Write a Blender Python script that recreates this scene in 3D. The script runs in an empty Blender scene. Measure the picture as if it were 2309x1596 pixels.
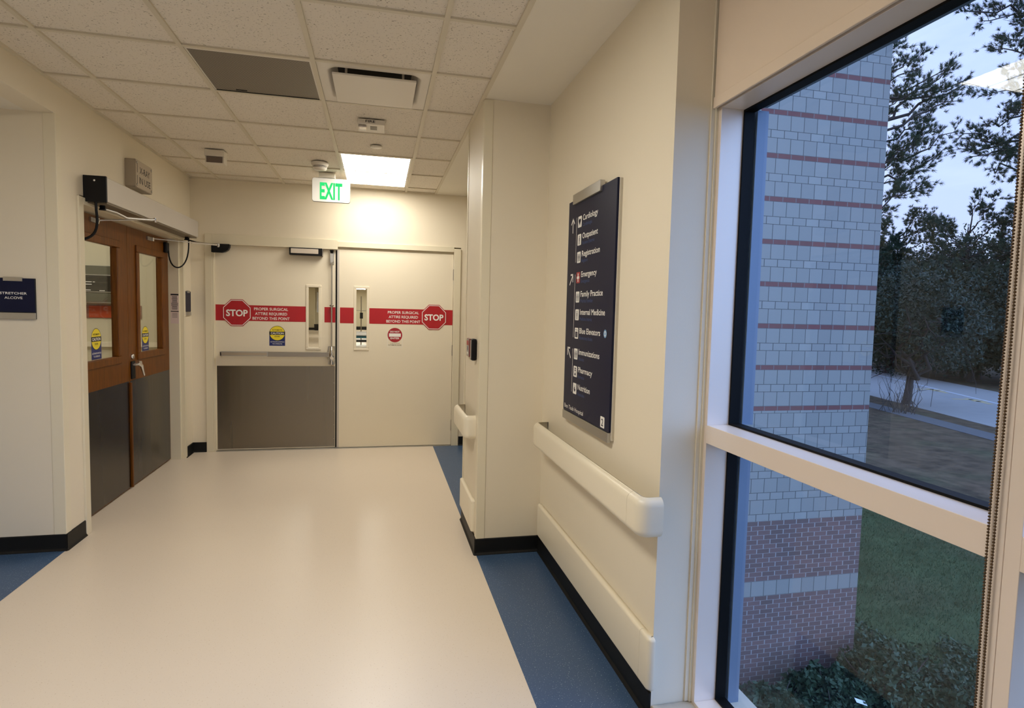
import bpy, math, random
import numpy as np
from mathutils import Vector, Matrix

S = bpy.context.scene
COL = S.collection
PI = math.pi

# ------------------------------------------------------------------ camera
def cam_axes(yaw, pitch, roll):
    cy, sy, cp, sp = math.cos(yaw), math.sin(yaw), math.cos(pitch), math.sin(pitch)
    f = Vector((sy*cp, cy*cp, -sp)); r = Vector((cy, -sy, 0)); u = r.cross(f)
    cr, sr = math.cos(roll), math.sin(roll)
    return r*cr + u*sr, u*cr - r*sr, f
r_, u_, f_ = cam_axes(.2248, .0686, .0245)
cd = bpy.data.cameras.new('camera'); cam = bpy.data.objects.new('camera', cd); COL.objects.link(cam)
cam.matrix_world = Matrix(((r_.x, u_.x, -f_.x, 0), (r_.y, u_.y, -f_.y, 0), (r_.z, u_.z, -f_.z, 1.497), (0, 0, 0, 1)))
cd.sensor_width = 36; cd.lens = 36*1341.86/2309
cd.shift_x = -3.5/2309; cd.shift_y = -2.4/2309
cd.clip_start = .05; cd.clip_end = 500
S.camera = cam

# ------------------------------------------------------------------ exposure and sky
S.view_settings.view_transform = 'Standard'; S.view_settings.look = 'None'
S.view_settings.gamma = 1; S.view_settings.use_curve_mapping = False
S.view_settings.exposure = 0.45
LAMP = 11.0        # radiance of the ceiling panels
LAMPC = (1.0, .945, .84)
SKY = 1.3

w = bpy.data.worlds.new('dusk_sky'); S.world = w; w.use_nodes = True
nt = w.node_tree; nt.nodes.clear()
def N(nt, t, **k):
    n = nt.nodes.new(t)
    for a, b in k.items():
        if a.startswith('_'): n.inputs[a[1:].replace('_', ' ')].default_value = b
        else: setattr(n, a, b)
    return n
tc = N(nt, 'ShaderNodeTexCoord'); sx = N(nt, 'ShaderNodeSeparateXYZ')
nt.links.new(tc.outputs['Generated'], sx.inputs[0])
rp = N(nt, 'ShaderNodeValToRGB'); e = rp.color_ramp.elements
e[0].position = 0.0; e[0].color = (.06, .07, .08, 1)
e[1].position = 1.0; e[1].color = (.22, .34, .72, 1)
for p, c in ((.02, (.44, .49, .68, 1)), (.16, (.44, .51, .80, 1)), (.5, (.37, .47, .84, 1))):
    q = e.new(p); q.color = c
nt.links.new(sx.outputs['Z'], rp.inputs[0])
mp = N(nt, 'ShaderNodeMapping'); mp.inputs['Scale'].default_value = (1.6, 1.6, 6)
nz = N(nt, 'ShaderNodeTexNoise', _Scale=2.2, _Detail=5.0, _Roughness=.55)
nt.links.new(tc.outputs['Generated'], mp.inputs[0]); nt.links.new(mp.outputs[0], nz.inputs['Vector'])
cr = N(nt, 'ShaderNodeValToRGB'); cr.color_ramp.elements[0].position = .46; cr.color_ramp.elements[1].position = .68
nt.links.new(nz.outputs[0], cr.inputs[0])
mx = N(nt, 'ShaderNodeMixRGB'); mx.inputs['Color2'].default_value = (.56, .63, .84, 1)
mf = N(nt, 'ShaderNodeMath', operation='MULTIPLY'); mf.inputs[1].default_value = .55
nt.links.new(cr.outputs[0], mf.inputs[0]); nt.links.new(mf.outputs[0], mx.inputs[0]); nt.links.new(rp.outputs[0], mx.inputs['Color1'])
# added: unseen sky behind right made brighter and bluer to light the window frame
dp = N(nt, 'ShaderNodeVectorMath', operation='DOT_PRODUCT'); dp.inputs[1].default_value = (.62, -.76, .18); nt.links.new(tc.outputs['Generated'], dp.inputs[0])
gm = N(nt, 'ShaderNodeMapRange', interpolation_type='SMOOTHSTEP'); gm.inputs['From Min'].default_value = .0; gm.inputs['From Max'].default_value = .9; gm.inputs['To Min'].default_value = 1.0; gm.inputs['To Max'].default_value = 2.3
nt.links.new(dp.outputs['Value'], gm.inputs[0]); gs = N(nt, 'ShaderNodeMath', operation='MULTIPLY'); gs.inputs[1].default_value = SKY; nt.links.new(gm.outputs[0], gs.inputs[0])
bg = N(nt, 'ShaderNodeBackground'); wo = N(nt, 'ShaderNodeOutputWorld')
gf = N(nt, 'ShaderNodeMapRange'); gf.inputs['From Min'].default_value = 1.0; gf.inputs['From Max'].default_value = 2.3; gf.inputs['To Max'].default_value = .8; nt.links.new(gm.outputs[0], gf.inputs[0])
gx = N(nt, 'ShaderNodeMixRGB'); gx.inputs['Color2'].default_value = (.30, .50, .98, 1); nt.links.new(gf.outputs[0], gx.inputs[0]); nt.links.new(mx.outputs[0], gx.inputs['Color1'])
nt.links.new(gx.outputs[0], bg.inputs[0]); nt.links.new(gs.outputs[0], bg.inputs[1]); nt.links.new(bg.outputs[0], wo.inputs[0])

# ------------------------------------------------------------------ materials
def srgb(r, g, b):
    f = lambda c: (c/255/12.92) if c/255 <= .04045 else ((c/255+.055)/1.055)**2.4
    return (f(r), f(g), f(b), 1)
def P(name, col, rough=.5, metal=0.0, bump=0.0, bscale=200, var=0.0, vscale=4, spec=.5, coat=0.0, stretch=None, emit=None, es=0):
    m = bpy.data.materials.new(name); m.use_nodes = True; t = m.node_tree
    b = t.nodes['Principled BSDF']; b.inputs['Base Color'].default_value = col
    b.inputs['Roughness'].default_value = rough; b.inputs['Metallic'].default_value = metal
    b.inputs['Specular IOR Level'].default_value = spec; b.inputs['Coat Weight'].default_value = coat
    b.inputs['Coat Roughness'].default_value = .15
    tc = N(t, 'ShaderNodeTexCoord'); src = tc.outputs['Object']
    if stretch:
        mp = N(t, 'ShaderNodeMapping'); mp.inputs['Scale'].default_value = stretch
        t.links.new(src, mp.inputs[0]); src = mp.outputs[0]
    if var:
        n = N(t, 'ShaderNodeTexNoise', _Scale=vscale, _Detail=4.0); t.links.new(src, n.inputs['Vector'])
        mr = N(t, 'ShaderNodeMapRange'); mr.inputs['To Min'].default_value = 1-var; mr.inputs['To Max'].default_value = 1+var
        t.links.new(n.outputs[0], mr.inputs[0])
        hs = N(t, 'ShaderNodeHueSaturation'); hs.inputs['Color'].default_value = col
        t.links.new(mr.outputs[0], hs.inputs['Value']); t.links.new(hs.outputs[0], b.inputs['Base Color'])
    if bump:
        n2 = N(t, 'ShaderNodeTexNoise', _Scale=bscale, _Detail=3.0); t.links.new(src, n2.inputs['Vector'])
        bp = N(t, 'ShaderNodeBump', _Strength=bump, _Distance=.002); t.links.new(n2.outputs[0], bp.inputs['Height'])
        t.links.new(bp.outputs[0], b.inputs['Normal'])
    if emit:
        b.inputs['Emission Color'].default_value = emit; b.inputs['Emission Strength'].default_value = es
    return m

WALL = P('wall_paint', srgb(233, 222, 199), .55, bump=.08, bscale=160, var=.015, vscale=3)
GYP = P('ceiling_paint', srgb(235, 228, 212), .7, bump=.05, bscale=120, var=.01)
FRAME = P('door_frame_paint', srgb(228, 218, 192), .38, bump=.03, bscale=60)
LEAF = P('cream_door_paint', srgb(236, 225, 202), .4, bump=.03, bscale=50, var=.015)
VINYL = P('cream_vinyl', srgb(238, 228, 205), .35, bump=.04, bscale=300)
GUARD = P('corner_guard_vinyl', srgb(232, 222, 196), .35, bump=.05, bscale=300)
BLACK = P('black_rubber', (.006, .006, .006, 1), .5, bump=.05, bscale=60, spec=.3)
BLKPL = P('black_plastic', (.004, .004, .005, 1), .45, spec=.25)
BRACK = P('sign_shadow_gap', (.02, .02, .022, 1), .5)
STEEL = P('brushed_steel', (.42, .39, .35, 1), .32, 1, bump=.1, bscale=40, stretch=(1, 1, 18), var=.06, vscale=6)
ALU = P('satin_aluminium', (.56, .55, .53, 1), .38, 1, var=.03)
ALUP = P('silver_painted_cover', srgb(200, 193, 184), .45, .2, var=.03)
CHROME = P('chrome', (.72, .72, .72, 1), .12, 1)
NAVY = P('navy_sign_panel', srgb(15, 21, 52), .45, var=.03, spec=.25)
WHITE = P('white_print', srgb(240, 238, 232), .5)
BLUEP = P('blue_print', srgb(58, 84, 138), .5)
BLUEL = P('light_blue_print', srgb(110, 160, 205), .5)
RED = P('red_vinyl_band', srgb(178, 28, 38), .38, var=.03)
REDS = P('stop_red', srgb(176, 26, 36), .38)
REDD = P('sticker_red', srgb(168, 34, 44), .4)
YEL = P('sticker_yellow', srgb(238, 216, 48), .4)
DKBL = P('sticker_blue', srgb(28, 42, 110), .4)
BLKP = P('black_print', (.01, .01, .012, 1), .5)
GREYP = P('grey_print', srgb(120, 112, 100), .5)
PINKW = P('decal_white', srgb(228, 208, 200), .5)
FRM = P('window_frame_beige', srgb(240, 225, 211), .4, .22, bump=.02, bscale=90)
EXTM = P('exterior_frame_metal', srgb(120, 132, 150), .5, .2)
GASK = P('black_gasket', (.003, .003, .003, 1), .6, spec=.15)
BLIND = P('roller_blind_fabric', srgb(225, 206, 184), .85, bump=.12, bscale=700, var=.02)
SILL = P('terrazzo_sill', srgb(196, 186, 168), .45, var=.08, vscale=90)
BEAD = P('bead_chain', srgb(96, 76, 54), .3, .75)
LINEN = P('white_linen', srgb(230, 232, 236), .8)
TEAL = P('teal_blanket', srgb(40, 90, 105), .8)
GRILLE_F = P('fixture_white', srgb(226, 218, 204), .45)
DARKIN = P('duct_interior', (.02, .02, .02, 1), .8)

def glass(name, tint=(1, 1, 1, 1), refl=1.0):
    """thin pane: clear transmission plus a Schlick mirror reflection on each face"""
    m = bpy.data.materials.new(name); m.use_nodes = True; t = m.node_tree; t.nodes.clear()
    o = N(t, 'ShaderNodeOutputMaterial'); mix = N(t, 'ShaderNodeMixShader'); tr = N(t, 'ShaderNodeBsdfTransparent', _Color=tint)
    gl = N(t, 'ShaderNodeBsdfGlossy', _Roughness=0.0); ge = N(t, 'ShaderNodeNewGeometry')
    dt = N(t, 'ShaderNodeVectorMath', operation='DOT_PRODUCT'); t.links.new(ge.outputs['Incoming'], dt.inputs[0]); t.links.new(ge.outputs['Normal'], dt.inputs[1])
    ab = N(t, 'ShaderNodeMath', operation='ABSOLUTE'); t.links.new(dt.outputs['Value'], ab.inputs[0])
    om = N(t, 'ShaderNodeMath', operation='SUBTRACT'); om.inputs[0].default_value = 1; t.links.new(ab.outputs[0], om.inputs[1])
    pw = N(t, 'ShaderNodeMath', operation='POWER'); pw.inputs[1].default_value = 5; t.links.new(om.outputs[0], pw.inputs[0])
    ma = N(t, 'ShaderNodeMath', operation='MULTIPLY_ADD'); ma.inputs[1].default_value = .96*refl; ma.inputs[2].default_value = .04*refl; t.links.new(pw.outputs[0], ma.inputs[0])
    t.links.new(ma.outputs[0], mix.inputs[0])
    t.links.new(tr.outputs[0], mix.inputs[1]); t.links.new(gl.outputs[0], mix.inputs[2]); t.links.new(mix.outputs[0], o.inputs[0])
    return m
GLASS = glass('window_glass', (.91, .95, .97, 1), .58)
DGLASS = glass('door_glass', (.95, .96, .94, 1), .45)

def emis(name, c, s):
    m = bpy.data.materials.new(name); m.use_nodes = True; t = m.node_tree; t.nodes.clear()
    o = N(t, 'ShaderNodeOutputMaterial'); e = N(t, 'ShaderNodeEmission', _Strength=s); e.inputs[0].default_value = (*c, 1)
    t.links.new(e.outputs[0], o.inputs[0]); return m
LAMPM = emis('lamp_lens', LAMPC, LAMP)
LAMPN = emis('lamp_lens_near', LAMPC, LAMP*1.35)
LAMPB = emis('lamp_lens_fill', LAMPC, LAMP*.35)
LAMPR = emis('room_lamp_lens', LAMPC, 9.0)

def tile_mat():
    m = P('ceiling_tile', srgb(222, 212, 195), .85); t = m.node_tree; b = t.nodes['Principled BSDF']
    tc = N(t, 'ShaderNodeTexCoord')
    mp = N(t, 'ShaderNodeMapping'); mp.inputs['Scale'].default_value = (1, 1.0, 1); mp.inputs['Rotation'].default_value = (0, 0, .5)
    n0 = N(t, 'ShaderNodeTexNoise', _Scale=28.0, _Detail=2.0); t.links.new(tc.outputs['Object'], n0.inputs['Vector'])
    ad = N(t, 'ShaderNodeMixRGB'); ad.blend_type = 'ADD'; ad.inputs[0].default_value = .02
    t.links.new(tc.outputs['Object'], ad.inputs[1]); t.links.new(n0.outputs['Color'], ad.inputs[2]); t.links.new(ad.outputs[0], mp.inputs[0])
    v = N(t, 'ShaderNodeTexNoise', _Scale=105.0, _Detail=2.5, _Roughness=.6); t.links.new(mp.outputs[0], v.inputs['Vector'])
    r = N(t, 'ShaderNodeValToRGB'); r.color_ramp.elements[0].position = .29; r.color_ramp.elements[0].color = srgb(150, 138, 118)
    r.color_ramp.elements[1].position = .40; r.color_ramp.elements[1].color = srgb(232, 223, 208)
    t.links.new(v.outputs[0], r.inputs[0]); t.links.new(r.outputs[0], b.inputs['Base Color'])
    bp = N(t, 'ShaderNodeBump', _Strength=.25, _Distance=.003); t.links.new(v.outputs[0], bp.inputs['Height']); t.links.new(bp.outputs[0], b.inputs['Normal'])
    return m
TILE = tile_mat()
TBAR = P('ceiling_grid_paint', srgb(216, 206, 184), .5)

def floor_mat(name, c, c2, thr, rough, scale, fine=.03):
    m = P(name, c, rough); t = m.node_tree; b = t.nodes['Principled BSDF']
    tc = N(t, 'ShaderNodeTexCoord'); n = N(t, 'ShaderNodeTexNoise', _Scale=scale, _Detail=2.0); t.links.new(tc.outputs['Object'], n.inputs['Vector'])
    r = N(t, 'ShaderNodeValToRGB'); r.color_ramp.elements[0].position = thr; r.color_ramp.elements[0].color = (0, 0, 0, 1); r.color_ramp.elements[1].position = thr+.04
    t.links.new(n.outputs[0], r.inputs[0])
    n2 = N(t, 'ShaderNodeTexNoise', _Scale=1.1, _Detail=4.0); t.links.new(tc.outputs['Object'], n2.inputs['Vector'])
    mr = N(t, 'ShaderNodeMapRange'); mr.inputs['To Min'].default_value = 1-fine; mr.inputs['To Max'].default_value = 1+fine; t.links.new(n2.outputs[0], mr.inputs[0])
    hs = N(t, 'ShaderNodeHueSaturation'); hs.inputs['Color'].default_value = c; t.links.new(mr.outputs[0], hs.inputs['Value'])
    mx = N(t, 'ShaderNodeMixRGB'); mx.inputs[2].default_value = c2; t.links.new(r.outputs[0], mx.inputs[0]); t.links.new(hs.outputs[0], mx.inputs[1])
    t.links.new(mx.outputs[0], b.inputs['Base Color'])
    n3 = N(t, 'ShaderNodeTexNoise', _Scale=25.0, _Detail=3.0); t.links.new(tc.outputs['Object'], n3.inputs['Vector'])
    bp = N(t, 'ShaderNodeBump', _Strength=.04, _Distance=.003); t.links.new(n3.outputs[0], bp.inputs['Height']); t.links.new(bp.outputs[0], b.inputs['Normal'])
    return m
FLB = floor_mat('beige_sheet_vinyl', srgb(226, 212, 194), srgb(204, 186, 162), .66, .33, 150)
FLU = floor_mat('blue_sheet_vinyl', srgb(62, 88, 122), srgb(176, 190, 204), .655, .38, 190, .06)

def wood_mat():
    m = P('oak_veneer', srgb(120, 70, 26), .42, spec=.3); t = m.node_tree; b = t.nodes['Principled BSDF']
    tc = N(t, 'ShaderNodeTexCoord'); mp = N(t, 'ShaderNodeMapping'); mp.inputs['Scale'].default_value = (30, 30, 1.6)
    n = N(t, 'ShaderNodeTexNoise', _Scale=3.0, _Detail=6.0, _Roughness=.65); t.links.new(tc.outputs['Object'], mp.inputs[0]); t.links.new(mp.outputs[0], n.inputs['Vector'])
    r = N(t, 'ShaderNodeValToRGB'); r.color_ramp.elements[0].position = .3; r.color_ramp.elements[0].color = srgb(78, 42, 2)
    r.color_ramp.elements[1].position = .7; r.color_ramp.elements[1].color = srgb(126, 72, 6)
    t.links.new(n.outputs[0], r.inputs[0]); t.links.new(r.outputs[0], b.inputs['Base Color']); return m
WOOD = wood_mat()

def kick_mat():
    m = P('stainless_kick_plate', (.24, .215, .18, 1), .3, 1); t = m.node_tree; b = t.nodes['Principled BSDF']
    tc = N(t, 'ShaderNodeTexCoord'); mp = N(t, 'ShaderNodeMapping'); mp.inputs['Scale'].default_value = (1.8, 1.8, .12)
    n = N(t, 'ShaderNodeTexNoise', _Scale=1.5, _Detail=3.0); t.links.new(tc.outputs['Object'], mp.inputs[0]); t.links.new(mp.outputs[0], n.inputs['Vector'])
    mr = N(t, 'ShaderNodeMapRange'); mr.inputs['To Min'].default_value = .24; mr.inputs['To Max'].default_value = .3; b.inputs['Anisotropic'].default_value = .7; b.inputs['Anisotropic Rotation'].default_value = .25; t.links.new(n.outputs[0], mr.inputs[0]); t.links.new(mr.outputs[0], b.inputs['Roughness'])
    bp = N(t, 'ShaderNodeBump', _Strength=.25, _Distance=.012); t.links.new(n.outputs[0], bp.inputs['Height']); t.links.new(bp.outputs[0], b.inputs['Normal'])
    return m
KICK = kick_mat()
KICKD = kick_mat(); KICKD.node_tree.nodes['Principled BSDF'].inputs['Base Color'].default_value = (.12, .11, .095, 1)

def perf_mat():
    m = P('perforated_metal', srgb(150, 140, 124), .5, .2); t = m.node_tree; b = t.nodes['Principled BSDF']
    tc = N(t, 'ShaderNodeTexCoord'); mp = N(t, 'ShaderNodeMapping'); mp.inputs['Rotation'].default_value = (0, 0, PI/4)
    v = N(t, 'ShaderNodeTexVoronoi', _Scale=130.0, _Randomness=0.0); t.links.new(tc.outputs['Object'], mp.inputs[0]); t.links.new(mp.outputs[0], v.inputs['Vector'])
    r = N(t, 'ShaderNodeValToRGB'); r.color_ramp.elements[0].position = .46; r.color_ramp.elements[0].color = (.02, .018, .015, 1)
    r.color_ramp.elements[1].position = .5; r.color_ramp.elements[1].color = srgb(170, 160, 144)
    t.links.new(v.outputs['Distance'], r.inputs[0]); t.links.new(r.outputs[0], b.inputs['Base Color']); return m
PERF = perf_mat()

# ------------------------------------------------------------------ mesh builder
_fc = {}
def glyphs(s, bold):
    k = (s, bold)
    if k not in _fc:
        cu = bpy.data.curves.new('t', 'FONT'); cu.body = s; cu.size = 1; cu.offset = bold; cu.resolution_u = 3
        o = bpy.data.objects.new('t', cu); COL.objects.link(o)
        dg = bpy.context.evaluated_depsgraph_get(); me = bpy.data.meshes.new_from_object(o.evaluated_get(dg))
        _fc[k] = ([tuple(v.co) for v in me.vertices], [tuple(p.vertices) for p in me.polygons])
        bpy.data.objects.remove(o); bpy.data.curves.remove(cu); bpy.data.meshes.remove(me)
    return _fc[k]
CAP = None
class MB:
    def __init__(s): s.v = []; s.f = []; s.m = []; s.mats = []; s.sm = []; s.uv = {}
    def mi(s, m):
        if m not in s.mats: s.mats.append(m)
        return s.mats.index(m)
    def add(s, vs, fs, m, smooth=False):
        o = len(s.v); s.v += [tuple(x) for x in vs]; i = s.mi(m)
        for f in fs: s.f.append(tuple(o+a for a in f)); s.m.append(i); s.sm.append(smooth)
        return s
    def box(s, x0, x1, y0, y1, z0, z1, m):
        if x0 > x1: x0, x1 = x1, x0
        if y0 > y1: y0, y1 = y1, y0
        if z0 > z1: z0, z1 = z1, z0
        vs = [(x, y, z) for z in (z0, z1) for y in (y0, y1) for x in (x0, x1)]
        return s.add(vs, [(0, 2, 3, 1), (4, 5, 7, 6), (0, 1, 5, 4), (2, 6, 7, 3), (0, 4, 6, 2), (1, 3, 7, 5)], m)
    def quad(s, a, b, c, d, m): return s.add([a, b, c, d], [(0, 1, 2, 3)], m)
    def prism(s, poly, a, b, m, axis='Y', smooth=False):
        """poly: 2-D outline; extruded along axis from a to b. axis X:(y,z) Y:(x,z) Z:(x,y)"""
        n = len(poly)
        mk = {'X': lambda p, t: (t, p[0], p[1]), 'Y': lambda p, t: (p[0], t, p[1]), 'Z': lambda p, t: (p[0], p[1], t)}[axis]
        vs = [mk(p, a) for p in poly]+[mk(p, b) for p in poly]
        s.add(vs, [tuple((i, (i+1) % n, n+(i+1) % n, n+i)) for i in range(n)], m, smooth)
        return s.add(vs, [tuple(range(n-1, -1, -1)), tuple(range(n, 2*n))], m)
    def poly(s, pts, m): return s.add(pts, [tuple(range(len(pts)))], m)
    def tube(s, pts, r, m, n=8, cap=True):
        pts = [Vector(p) for p in pts]; rs = r if isinstance(r, (list, tuple)) else [r]*len(pts)
        rings = []; up = None
        for i, p in enumerate(pts):
            d = (pts[min(i+1, len(pts)-1)]-pts[max(i-1, 0)]).normalized()
            if up is None: up = Vector((0, 0, 1)) if abs(d.z) < .9 else Vector((1, 0, 0))
            a = (up-d*up.dot(d)).normalized(); b = d.cross(a); up = a
            rings.append([p+(a*math.cos(2*PI*k/n)+b*math.sin(2*PI*k/n))*rs[i] for k in range(n)])
        vs = [v for g in rings for v in g]; fs = []
        for i in range(len(pts)-1):
            for k in range(n): fs.append((i*n+k, i*n+(k+1) % n, (i+1)*n+(k+1) % n, (i+1)*n+k))
        s.add(vs, fs, m, True)
        if cap: s.add(rings[0], [tuple(range(n-1, -1, -1))], m); s.add(rings[-1], [tuple(range(n))], m)
        return s
    def lathe(s, c, prof, m, axis='Z', n=24, smooth=True):
        vs = []; fs = []
        for r, h in prof:
            for k in range(n):
                a, b = r*math.cos(2*PI*k/n), r*math.sin(2*PI*k/n)
                vs.append({'Z': (c[0]+a, c[1]+b, c[2]+h), 'Y': (c[0]+a, c[1]+h, c[2]+b), 'X': (c[0]+h, c[1]+a, c[2]+b)}[axis])
        for i in range(len(prof)-1):
            for k in range(n): fs.append((i*n+k, i*n+(k+1) % n, (i+1)*n+(k+1) % n, (i+1)*n+k))
        s.add(vs, fs, m, smooth); s.add(vs[:n], [tuple(range(n))], m); s.add(vs[-n:], [tuple(range(n))], m)
        return s
    def plane_pts(s, o, R, U, pts, m):
        o, R, U = Vector(o), Vector(R), Vector(U)
        return s.poly([o+R*a+U*b for a, b in pts], m)
    def text(s, txt, o, R, U, cap, m, width=None, align='L', bold=0.0, lift=0.0006):
        """cap = capital height; o = baseline point; R,U directions"""
        vs, fs = glyphs(txt, bold)
        xs = [v[0] for v in vs]; x0, x1 = min(xs), max(xs)
        k = cap/.73; kx = k if width is None else width/(x1-x0)
        wd = (x1-x0)*kx; off = {'L': 0, 'C': -wd/2, 'R': -wd}[align]
        o, R, U = Vector(o), Vector(R), Vector(U); nrm = R.cross(U)
        return s.add([o+R*((v[0]-x0)*kx+off)+U*(v[1]*k)+nrm*lift for v in vs], fs, m)
    def rect(s, o, R, U, w, h, m, rad=0.0, lift=0.0003, seg=4):
        """flat rounded rectangle centred on o"""
        pts = []
        for cx, cy, a0 in ((w/2-rad, h/2-rad, 0), (-w/2+rad, h/2-rad, PI/2), (-w/2+rad, -h/2+rad, PI), (w/2-rad, -h/2+rad, 1.5*PI)):
            for k in range(seg+1 if rad else 1):
                a = a0+PI/2*k/seg; pts.append((cx+rad*math.cos(a), cy+rad*math.sin(a)))
        nrm = Vector(R).cross(Vector(U))
        return s.plane_pts(Vector(o)+nrm*lift, R, U, pts, m)
    def disc(s, o, R, U, r, m, n=28, lift=.0004, ph=0.0):
        nrm = Vector(R).cross(Vector(U))
        return s.plane_pts(Vector(o)+nrm*lift, R, U, [(r*math.cos(2*PI*k/n+ph), r*math.sin(2*PI*k/n+ph)) for k in range(n)], m)
    def build(s, name, parent=None, loc=None, bevel=0, label=None, kind=None, cat=None, group=None, smooth_angle=None):
        wp = Vector((0, 0, 0))
        if parent is not None:
            q = parent
            while q is not None: wp += q.location; q = q.parent
            org = wp; l = Vector((0, 0, 0))
        else:
            a = np.array(s.v); mn, mxx = a.min(0), a.max(0)
            org = Vector(loc) if loc else Vector(((mn[0]+mxx[0])/2, (mn[1]+mxx[1])/2, mn[2])); l = org
        me = bpy.data.meshes.new(name); me.from_pydata([(v[0]-org.x, v[1]-org.y, v[2]-org.z) for v in s.v], [], s.f)
        for m in s.mats: me.materials.append(m)
        me.polygons.foreach_set('material_index', s.m); me.polygons.foreach_set('use_smooth', s.sm)
        if s.uv:
            ul = me.uv_layers.new(name='UVMap')
            for pi, uvs in s.uv.items():
                p = me.polygons[pi]
                for j, li in enumerate(p.loop_indices): ul.data[li].uv = uvs[j]
        me.update()
        o = bpy.data.objects.new(name, me); COL.objects.link(o); o.location = l
        if parent is not None: o.parent = parent
        if bevel:
            b = o.modifiers.new('b', 'BEVEL'); b.width = bevel; b.segments = 2; b.limit_method = 'ANGLE'; b.angle_limit = .9
        tag(o, label, cat, group, kind)
        return o
def tag(o, label=None, cat=None, group=None, kind=None):
    if label: o['label'] = label
    if cat: o['category'] = cat
    if group: o['group'] = group
    if kind: o['kind'] = kind
    return o
def thing(name, loc, label=None, cat=None, group=None, kind=None):
    o = bpy.data.objects.new(name, None); COL.objects.link(o); o.location = loc; o.empty_display_size = .1
    return tag(o, label, cat, group, kind)
def copy_tree(o, parent=None):
    c = o.copy(); COL.objects.link(c); c.parent = parent
    for ch in list(o.children): copy_tree(ch, c)
    return c
X, Y, Z = Vector((1, 0, 0)), Vector((0, 1, 0)), Vector((0, 0, 1))
NX, NY, NZ = -X, -Y, -Z

H = 2.74           # ceiling
XL, XR = -1.82, 1.0
YF = 6.52          # far wall

# ------------------------------------------------------------------ floor
b = MB()
b.quad((XL-.14, -3.6, 0), (.6, -3.6, 0), (.6, 6.66, 0), (XL-.14, 6.66, 0), FLB)
b.quad((.6, -3.6, 0), (1.3, -3.6, 0), (1.3, 6.66, 0), (.6, 6.66, 0), FLU)
b.quad((1.3, 4.1, 0), (2.0, 4.1, 0), (2.0, 6.66, 0), (1.3, 6.66, 0), FLU)
b.quad((-3.1, 1.5, 0), (XL-.14, 1.5, 0), (XL-.14, 4.1, 0), (-3.1, 4.1, 0), FLU)
b.quad((XL-.14, 1.5, .0008), (XL, 1.5, .0008), (XL, 4.0, .0008), (XL-.14, 4.0, .0008), FLU)
b.box(-3.1, 1.3, -3.6, 6.66, -.3, -.005, WALL); b.box(1.3, 2.0, 4.1, 6.66, -.3, -.005, WALL)
b.build('floor', kind='structure', loc=(0, 0, 0))

# ------------------------------------------------------------------ walls
b = MB()
b.box(XL-.14, XL, 4.0, 4.27, 0, H, WALL)
b.box(XL-.14, XL, 6.27, YF+.14, 0, H, WALL)
b.box(XL-.14, XL, 4.27, 6.27, 2.16, H, WALL)
b.box(XL-.14, XL, 1.5, 4.0, 2.57, H, WALL)          # header over the alcove
b.box(XL-.14, XL, -3.6, 1.5, 0, H, WALL)
b.box(-3.1, XL-.14, 4.0, 4.12, 0, H, WALL)          # alcove wall with the room sign
b.box(-3.22, -3.1, 1.38, 4.12, 0, H, WALL)
b.box(-3.1, XL-.14, 1.38, 1.5, 0, H, WALL)
b.build('wall_left', kind='structure', loc=(XL, 0, 0))
b = MB()
b.box(XL-.14, -1.687, YF, YF+.14, 0, H, WALL); b.box(.875, 2.0, YF, YF+.14, 0, H, WALL); b.box(-1.687, .875, YF, YF+.14, 2.18, H, WALL)
b.build('wall_back', kind='structure', loc=(0, YF, 0))
b = MB()
b.prism([(.6, 3.53), (.6, 4.16), (2.0, 4.16), (2.0, 4.0), (1.36, 4.0), (1.36, 1.98), (1.165, 1.98), (1.165, 1.945), (XR, 1.945), (XR, 3.53)], 0, H, WALL, 'Z')
b.box(2.0, 2.12, 4.0, 6.66, 0, H, WALL)
b.box(1.17, 1.4, -3.6, 1.98, 2.30, H+.2, WALL)
b.box(1.17, 1.4, -3.6, -2.4, 0, 2.3, WALL)
b.build('wall_right', kind='structure', loc=(XR, 0, 0))
b = MB(); b.box(XL-.14, 1.4, -3.72, -3.6, 0, H, WALL); b.build('wall_front', kind='structure')

# casing strips where the wall meets the window frame
b = MB(); b.box(1.135, 1.165, 1.938, 1.946, .055, H, WALL); b.box(1.15, 1.166, 1.932, 1.94, .055, H, GUARD)
b.build('trim_1', kind='structure')
# sill curb in front of the glazing
b = MB(); b.box(1.003, 1.165, -2.4, 1.944, 0, .052, SILL); b.build('trim_2', kind='structure', bevel=.004)

# ------------------------------------------------------------------ ceiling
T = .61; GX = [-1.553+T*i for i in range(4)]; GY0 = 3.248
xs = [XL]+GX+[.6]
ys = [GY0+T*j for j in range(-12, 6)]; ys = [-3.6]+ys+[YF]
skip = {(2, 3.248), (3, 3.248), (3, 5.078), (3, 5.688), (2, 1.418), (2, 2.028), (2, -2.242), (2, -1.632)}
b = MB()
for i in range(len(xs)-1):
    for j in range(len(ys)-1):
        if any(i == a and abs(ys[j]-c) < .02 for a, c in skip): continue
        b.quad((xs[i], ys[j], H+.006), (xs[i], ys[j+1], H+.006), (xs[i+1], ys[j+1], H+.006), (xs[i+1], ys[j], H+.006), TILE)
b.box(.6, 2.0, 4.16, YF+.02, H-.002, H+.1, GYP); b.box(.6, 1.36, -3.6, 4.16, H-.002, H+.1, GYP)
b.box(-3.1, XL-.14, 1.5, 4.0, 2.57, 2.66, GYP)
b.build('ceiling', kind='structure', loc=(0, 0, H))
b = MB()
for x in GX: b.box(x-.012, x+.012, -3.6, YF, H-.004, H+.02, TBAR)
for y in ys[1:-1]:
    for i in range(len(xs)-1): b.box(xs[i]+.012, xs[i+1]-.012, y-.0115, y+.0115, H-.003, H+.02, TBAR)
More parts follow.
